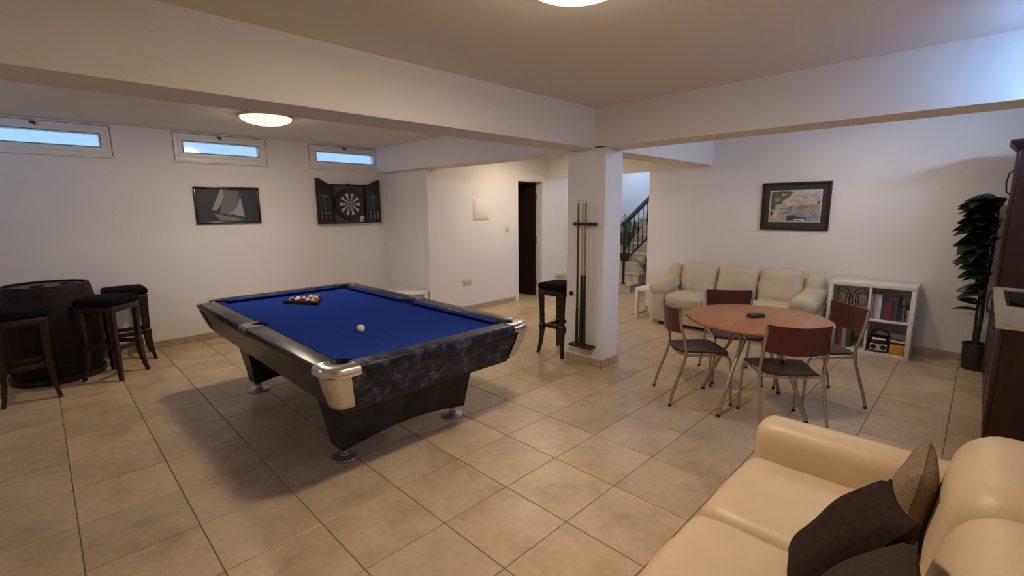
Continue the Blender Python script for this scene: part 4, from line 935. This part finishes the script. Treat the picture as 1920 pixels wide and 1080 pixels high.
MB().soft((0, 0, 0.085), (0.16, 0.165, 0.17), 0.03, (0.01, 0.006, 0), 5).build('radio_body', 'black_plastic', rd)
MB().soft((-0.082, 0, 0.06), (0.016, 0.15, 0.075), 0.007, (0, 0, 0), 4).build('front_panel', 'brushed_silver', rd); MB().soft((-0.08, 0, 0.15), (0.02, 0.12, 0.024), 0.009, (0, 0, 0), 4).build('top_strip', 'chrome', rd)
for s in (-1, 1): MB().lathe([(0.0005, 0.008), (0.022, 0.008), (0.026, 0.0)], 20, (-0.091, s * 0.042, 0.062), 'x').build('speaker', 'black_rubber', rd)
MB().tube([(0.01, 0.085 * math.cos(a), 0.155 + 0.085 * math.sin(a)) for a in [PI * k / 16 for k in range(17)]], 0.009, 8).build('handle', 'walnut_seat', rd)
MB().tube([(0.03, 0.07, 0.16), (0.03, 0.072, 0.30)], 0.0025, 6).build('antenna', 'chrome', rd)
bxo = thing('orange_box', 'orange box with dark lid in the lower right cube', 'box', (6.345, 0.510, Z0_))
MB().bbox(-0.07, 0.07, -0.058, 0.058, 0, 0.115, 0.003).build('box_body', 'box_orange', bxo); MB().bbox(-0.072, 0.072, -0.06, 0.06, 0.1155, 0.14, 0.003).build('lid', 'book_black', bxo); MB().bbox(-0.072, 0.072, -0.06, 0.06, 0.1405, 0.147, 0.002).build('lid_rim', 'paper_white', bxo)
MB().lathe([(0.0005, 0), (0.02, 0), (0.022, 0.012), (0.0005, 0.02)], 16, (0, 0, 0.147)).build('knob', 'black_plastic', bxo)

# picture above the far sofa
p2 = thing('framed_picture', 'dark framed watercolour of a lakeside above the far sofa', 'picture', (XS, 1.688, 1.612))
hw2, hh2 = 0.376, 0.293
def fx(x0, x1, y0, y1, z0, z1, m, nm): return MB().bbox(x0, x1, y0, y1, z0, z1, 0.003).build(nm, m, p2)
for (a, bb, c, e) in ((-hw2, hw2, hh2 - 0.028, hh2), (-hw2, hw2, -hh2, -hh2 + 0.028), (-hw2, -hw2 + 0.028, -hh2 + 0.028, hh2 - 0.028), (hw2 - 0.028, hw2, -hh2 + 0.028, hh2 - 0.028)): fx(-0.03, -0.001, a, bb, c, e, 'cabinet_wood', 'frame_bar')
MB().box(-0.012, -0.001, -hw2 + 0.02, hw2 - 0.02, -hh2 + 0.02, hh2 - 0.02).build('mount', 'mat_board', p2, 0)
iw, ih = 0.285, 0.195
MB().box(-0.0135, -0.012, -iw, iw, -ih, ih).build('print_border', 'paper_white', p2, 0)
def art(nm, m, poly, lay):   # u from left(+y) to right(-y), v up
    MB().prism([(iw - 0.008 - u * 2 * (iw - 0.008), -ih + 0.008 + v * 2 * (ih - 0.008)) for u, v in poly], -0.0136 - 0.0006 * lay, -0.0135 - 0.0006 * (lay - 1), 'x').build(nm, m, p2, 0)
art('print_sky', 'art_sky', [(0, 0), (1, 0), (1, 1), (0, 1)], 1)
art('print_hill', 'art_hill', [(.2, .38), (.2, .43), (.45, .50), (.7, .55), (.85, .56), (1, .53), (1, .38)], 2)
art('print_shore', 'art_grass', [(.3, .34), (.6, .44), (1, .46), (1, .34)], 3)
art('print_water', 'art_water', [(.0, .0), (1, 0), (1, .35), (.5, .36), (.1, .33), (0, .33)], 4)
art('print_beach', 'art_sand', [(0, 0), (.45, 0), (.36, .18), (.18, .30), (.1, .36), (0, .40)], 5)
art('print_boat', 'art_boat', [(.36, .03), (.74, .04), (.76, .12), (.55, .17), (.48, .22), (.36, .20)], 6)
art('print_foam', 'art_foam', [(.50, .04), (.72, .045), (.70, .08), (.52, .09)], 7); art('print_foam', 'art_foam', [(.30, .20), (.46, .225), (.46, .24), (.30, .215)], 7)
art('print_tree', 'art_leaf', [(.02, .42), (.10, .40), (.12, .55), (.22, .58), (.27, .70), (.40, .84), (.46, .95), (.38, .99), (.02, .98)], 6)
art('print_leaves', 'art_grass', [(.12, .62), (.22, .70), (.18, .80), (.08, .76)], 7); art('print_leaves', 'art_grass', [(.25, .82), (.36, .88), (.32, .95), (.22, .93)], 7)
art('print_trunk', 'art_foam', [(.10, .18), (.16, .18), (.15, .42), (.12, .42)], 7); art('print_trunk', 'art_boat', [(.02, .22), (.06, .20), (.07, .32), (.02, .34)], 7); art('print_boat', 'art_boat', [(.93, .58), (.97, .58), (.97, .66), (.94, .64)], 6)

# ------------------------------------------------------------------ kitchen corner
ct = thing('kitchen_worktop', 'beige stone worktop with a sink at the right edge', 'worktop', (4.085, -0.12, 0.90))
hxa, hxb, hya, hyb = 0.70, 1.57, -0.075, -0.48      # sink cut-out, local
d1 = MB().box(0, hxa, -0.66, 0, -0.035, 0).box(hxb, 1.81, -0.66, 0, -0.035, 0).box(hxa, hxb, hya, 0, -0.035, 0).box(hxa, hxb, -0.66, hyb, -0.035, 0)
d1.build('slab', 'stone_counter', ct, 0)
sk = thing('kitchen_sink', 'dark sink with shiny rim set in the stone worktop', 'sink', (4.085, -0.12, 0.90))
rim = MB()
for a, bb, c, e in ((hxa - 0.02, hxb + 0.02, hya, hya + 0.02), (hxa - 0.02, hxb + 0.02, hyb - 0.02, hyb), (hxa - 0.02, hxa, hyb, hya), (hxb, hxb + 0.02, hyb, hya)): rim.bbox(a, bb, c, e, 0.0003, 0.006, 0.0015)
rim.build('rim', 'chrome', sk)
bs = MB(); A = [(hxa + 0.002, hya - 0.002), (hxb - 0.002, hya - 0.002), (hxb - 0.002, hyb + 0.002), (hxa + 0.002, hyb + 0.002)]; B_ = [(hxa + 0.03, hya - 0.03), (hxb - 0.03, hya - 0.03), (hxb - 0.03, hyb + 0.03), (hxa + 0.03, hyb + 0.03)]
bs.add([(*p_, 0.0) for p_ in A] + [(*p_, -0.16) for p_ in B_], [(0, 1, 5, 4), (1, 2, 6, 5), (2, 3, 7, 6), (3, 0, 4, 7), (4, 5, 6, 7)]); bs.build('basin', 'steel_dark', sk, 0)
for k in range(3):
    x0 = 4.115 + 0.592 * k
    cb = thing('base_cabinet', ['dark brown base cabinet at the near end of the worktop', 'dark brown base cabinet under the sink', 'dark brown base cabinet next to the tall cabinet'][k], 'cabinet', (x0, -0.14, 0), 0, 'kitchen base cabinets')
    bd = MB(); top = 0.864 if k == 0 else 0.72
    bd.box(0, 0.018, -0.63, -0.022, 0.0, 0.864).box(0.573, 0.591, -0.63, -0.022, 0.0, 0.864).box(0.018, 0.573, -0.63, -0.612, 0.0, 0.864).box(0.018, 0.573, -0.612, -0.022, 0.10, 0.118).box(0.018, 0.573, -0.07, -0.055, 0, 0.10)
    bd.build('carcass', 'cabinet_wood', cb, 0)
    dr = MB().bbox(0.002, 0.589, -0.021, -0.001, 0.105, 0.86, 0.004).build('door', 'cabinet_wood', cb)
    MB().bbox(0.06, 0.53, -0.002, 0.003, 0.17, 0.80, 0.002).build('door_panel', 'cabinet_wood', dr)
    MB().lathe([(0.005, 0.0), (0.005, 0.010), (0.010, 0.014), (0.009, 0.020), (0.0005, 0.022)], 12, (0.53, -0.001, 0.76), 'y').xf(Matrix.Translation((0, -0.002, 0)) @ Matrix.Scale(-1, 4, (0, 1, 0))).build('knob', 'stool_wood', dr)
tcb = thing('tall_cabinet', 'tall dark brown cabinet with crown moulding at the right edge', 'cabinet', (5.905, -0.13, 0))
MB().box(0, 0.335, -0.63, -0.022, 0, 2.07).build('carcass', 'cabinet_wood', tcb, 0)
for k, (z0, z1) in enumerate(((0.10, 0.95), (0.955, 2.06))):
    dr = MB().bbox(0.002, 0.333, -0.021, -0.001, z0, z1, 0.004).build('door', 'cabinet_wood', tcb)
    zc = 0.75 if k == 0 else 1.80
    MB().tube([(0.10, 0.0, zc - 0.10), (0.10, 0.025, zc - 0.08), (0.10, 0.034, zc), (0.10, 0.025, zc + 0.08), (0.10, 0.0, zc + 0.10)], 0.006, 8).build('handle', 'walnut_seat', dr)
V = []
for z, o in ((2.0702, 0.0), (2.085, 0.012), (2.11, 0.035), (2.135, 0.05), (2.15, 0.05)): V += [(-o, o, z), (0.335 + o, o, z), (0.335 + o, -0.63, z), (-o, -0.63, z)]
Fc = [(r * 4 + k, r * 4 + (k + 1) % 4, r * 4 + 4 + (k + 1) % 4, r * 4 + 4 + k) for r in range(4) for k in range(4)] + [(0, 1, 2, 3), (16, 17, 18, 19)]
MB().add(V, Fc).build('crown_moulding', 'cabinet_wood', tcb, 0)

# ------------------------------------------------------------------ plants
def leaf_mesh(name, Ln, Wd, m, curl=0.25, n=7):
    V = []; Fc = []
    for i in range(n + 1):
        u = i / n; w = Wd * math.sin(PI * min(1, 0.04 + 0.96 * u ** 0.9)) ** 0.8 * (0.5 if False else 1); x = Ln * u; z = -curl * Ln * u * u
        for s in (-1, 0, 1): V.append((x, s * w / 2, z + abs(s) * w * 0.18))
    for i in range(n):
        for k in range(2): Fc.append((i * 3 + k, i * 3 + k + 1, (i + 1) * 3 + k + 1, (i + 1) * 3 + k))
    return MB().add(V, Fc).mesh(name, m, 60)
pl = thing('fig_plant', 'tall dark green leafy fig plant in a grey pot by the tall cabinet', 'plant', (6.415, -0.075, 0))
MB().lathe([(0.0005, 0), (0.08, 0), (0.088, 0.01), (0.098, 0.24), (0.104, 0.245), (0.104, 0.262), (0.092, 0.262), (0.089, 0.22)], 28).build('pot', 'pot_grey', pl)
MB().lathe([(0.0005, 0.225), (0.097, 0.222)], 20).build('soil', 'soil', pl)
stem = [(0, 0, 0.22), (0.01, -0.005, 0.5), (0.0, 0.0, 0.8), (0.015, -0.01, 1.1), (0.0, -0.01, 1.45), (0.01, 0, 1.68)]
MB().tube(stem, [0.020, 0.017, 0.015, 0.013, 0.010, 0.006], 8).build('stem', 'bark', pl)
MB().tube([(0.03, 0.02, 0.22), (0.05, 0.03, 0.6), (0.03, 0.02, 0.95), (0.05, 0.03, 1.35)], [0.012, 0.011, 0.010, 0.006], 8).build('stem', 'bark', pl)
lms = [leaf_mesh('leaf', 0.27, 0.20, 'leaf_green', 0.35), leaf_mesh('leaf', 0.23, 0.15, 'leaf_green', 0.45), leaf_mesh('leaf', 0.19, 0.085, 'leaf_green', 0.25)]
rng = random.Random(5)
NL = 64
for k in range(NL):
    u = k / (NL - 1); z = 0.58 + 1.05 * u ** 0.62
    big = 0 if z > 1.12 else (1 if z > 0.95 else 2)
    a = math.radians(75) + (k * 2.399963 % (2 * PI)) / (2 * PI) * math.radians(92) + rng.uniform(-.15, .15)    # out into the room, off the wall and cabinet
    el = rng.uniform(-0.25, 0.35) + (0.35 if z > 1.5 else 0)
    o = obj('leaf', lms[big], pl, (0.012 * math.cos(a), 0.012 * math.sin(a), z)); o.rotation_euler = (rng.uniform(-.9, .9), -el, a)
    sc = rng.uniform(0.8, 1.08) * (0.75 if math.sin(a) < 0.3 else 1.0) ; o.scale = (sc, sc, sc)

def palm(label, loc, h, n, seed, pot=True):
    t = thing('potted_palm', label, 'plant', loc, 0, 'plants on the stairs')
    MB().lathe([(0.0005, 0), (0.075, 0), (0.10, 0.16), (0.105, 0.165), (0.09, 0.165), (0.085, 0.14), (0.0005, 0.138)], 20).build('pot', 'pot_grey', t)
    r = random.Random(seed)
    for k in range(n):
        a = k * 2.4 + r.uniform(-.2, .2); lean = r.uniform(0.15, 0.55); L_ = h * r.uniform(0.8, 1.1); mb = MB(); sp = []
        for i in range(9):
            u = i / 8; sp.append(Vector((math.cos(a) * lean * L_ * u ** 1.4, math.sin(a) * lean * L_ * u ** 1.4, 0.14 + L_ * (u - 0.25 * lean * u ** 3))))
        mb.tube(sp, [0.006 * (1 - 0.8 * i / 8) for i in range(9)], 5)
        side = Vector((-math.sin(a), math.cos(a), 0))
        for i in range(2, 9):
            for q in (0, 0.5):
                if i + q > 8: continue
                p_ = sp[i] if q == 0 else (sp[i] + sp[min(8, i + 1)]) / 2; d_ = (sp[min(8, i + 1)] - sp[i - 1]).normalized()
                for s in (-1, 1):
                    tip = p_ + side * s * 0.16 * (1 - abs(i - 5) / 8) + d_ * 0.10 - Vector((0, 0, 0.02)); md = (p_ + tip) / 2
                    mb.add([tuple(p_), tuple(md + d_ * 0.014), tuple(tip), tuple(md - d_ * 0.014)], [(0, 1, 2, 3)])
        mb.build('frond', 'palm_green', t, 0)
palm('feathery green plant on the stairs behind the railing', (8.62, 5.26, RI * 3), 0.75, 12, 3)
palm('low green plant hanging over the side of the stairs', (8.30, 4.46, 0.0), 0.55, 9, 8)

# ------------------------------------------------------------------ near sofa with cushions
def near_sofa():
    t = thing('near_sofa', 'large beige leather sofa in the right foreground', 'sofa', (1.42, 0.19, 0)); m = 'leather_cream'
    # local x from -1.10..1.10 (sofa length), local y: front +0.49, back -0.52
    MB().soft((0, -0.01, 0.165), (1.86, 0.90, 0.25), 0.04, (0, 0.01, 0), 8).build('base', m, t)
    for sx in (-0.9, 0.9):
        for yy in (-0.38, 0.36): MB().lathe([(0.0005, 0), (0.025, 0), (0.028, 0.055), (0.0005, 0.056)], 12, (sx, yy, 0)).build('foot', 'black_plastic', t)
    xs = [-0.895, -0.295, 0.305, 0.905]
    for k in range(3):
        cx = (xs[k] + xs[k + 1]) / 2
        MB().soft((cx, 0.15, 0.345), (0.597, 0.70, 0.20), 0.065, (0, 0.012, 0.018), 10, 0.006, k).build('seat_cushion', m, t)
    R_ = Matrix.Rotation(math.radians(7), 3, 'X')
    for k in range(3):
        cx = (xs[k] + xs[k + 1]) / 2; ww = 0.612
        MB().soft((cx + (0.01 if k == 2 else 0), -0.350, 0.575), (ww, 0.30, 0.50), 0.115, (0, 0.03, 0.012), 10, 0.006, k + 4, R_).build('back_cushion', m, t)
    MB().soft((0, -0.45, 0.38), (1.90, 0.12, 0.58), 0.05, (0, 0, 0), 8).build('back_frame', m, t)
    for s in (-1, 1):
        MB().soft((s * 1.005, 0.0, 0.315), (0.19, 0.99, 0.57), 0.075, (0.012, 0.0, 0.006), 8, 0.004, s).build('arm', m, t)
near_sofa()
def pillow(name, label, m, size, th, loc, rot, seed):
    n = 22; V = []; Fc = []; h = size / 2
    for side in (1, -1):
        for i in range(n + 1):
            for j in range(n + 1):
                u, v = -1 + 2 * i / n, -1 + 2 * j / n
                k = 0.93 + 0.07 * max(abs(u), abs(v)) ** 0 ; e = (1 - u ** 4) * (1 - v ** 4)
                x = h * u * (1 - 0.09 * (1 - v * v) * abs(u)); y = h * v * (1 - 0.09 * (1 - u * u) * abs(v)); z = side * th / 2 * max(0, e) ** 0.42 * (0.72 + 0.28 * (1 - u * u) * (1 - v * v))
                z += 0.010 * mnoise.noise(Vector((x * 9 + seed, y * 9, side * 2))) * max(0, e) ** 0.5
                V.append((x, y, z))
    q = (n + 1) ** 2
    for i in range(n):
        for j in range(n):
            a, b2, c2, d2 = i * (n + 1) + j, (i + 1) * (n + 1) + j, (i + 1) * (n + 1) + j + 1, i * (n + 1) + j + 1
            Fc += [(a, b2, c2, d2), (q + a, q + d2, q + c2, q + b2)]
    t = thing(name, label, 'cushion', loc); u_, v_ = Vector(rot[0]).normalized(), Vector(rot[1]).normalized(); n_ = u_.cross(v_).normalized(); v_ = n_.cross(u_)
    t.rotation_euler = Matrix((u_, v_, n_)).transposed().to_euler()
    MB().add(V, Fc).build('cushion_body', m, t, 70)
    ring = [(-1 + 2 * k / n, -1) for k in range(n)] + [(1, -1 + 2 * k / n) for k in range(n)] + [(1 - 2 * k / n, 1) for k in range(n)] + [(-1, 1 - 2 * k / n) for k in range(n)]
    MB().tube([(h * u * (1 - 0.09 * (1 - v * v) * abs(u)), h * v * (1 - 0.09 * (1 - u * u) * abs(v)), 0) for u, v in ring], 0.003, 5, True).build('piping', m, t)
    return t
pillow('throw_cushion', 'tan woven cushion tucked between sofa arm and backrest', 'cushion_tan', 0.335, 0.12, (2.08, 0.075, 0.590), ((-1, 0, 0), (0.0, -0.14, 0.99)), 1)
pillow('throw_cushion', 'dark brown cushion leaning on the backrest next to the tan one', 'cushion_brown', 0.40, 0.14, (1.527, 0.185, 0.665), ((-.362, -.081, .083), (.113, -.210, .290)), 2)
pillow('throw_cushion', 'chocolate brown cushion at the bottom edge, in front of the dark one', 'cushion_choc', 0.40, 0.14, (1.16, 0.125, 0.690), ((-.372, -.05, .04), (.060, -.230, .290)), 3)
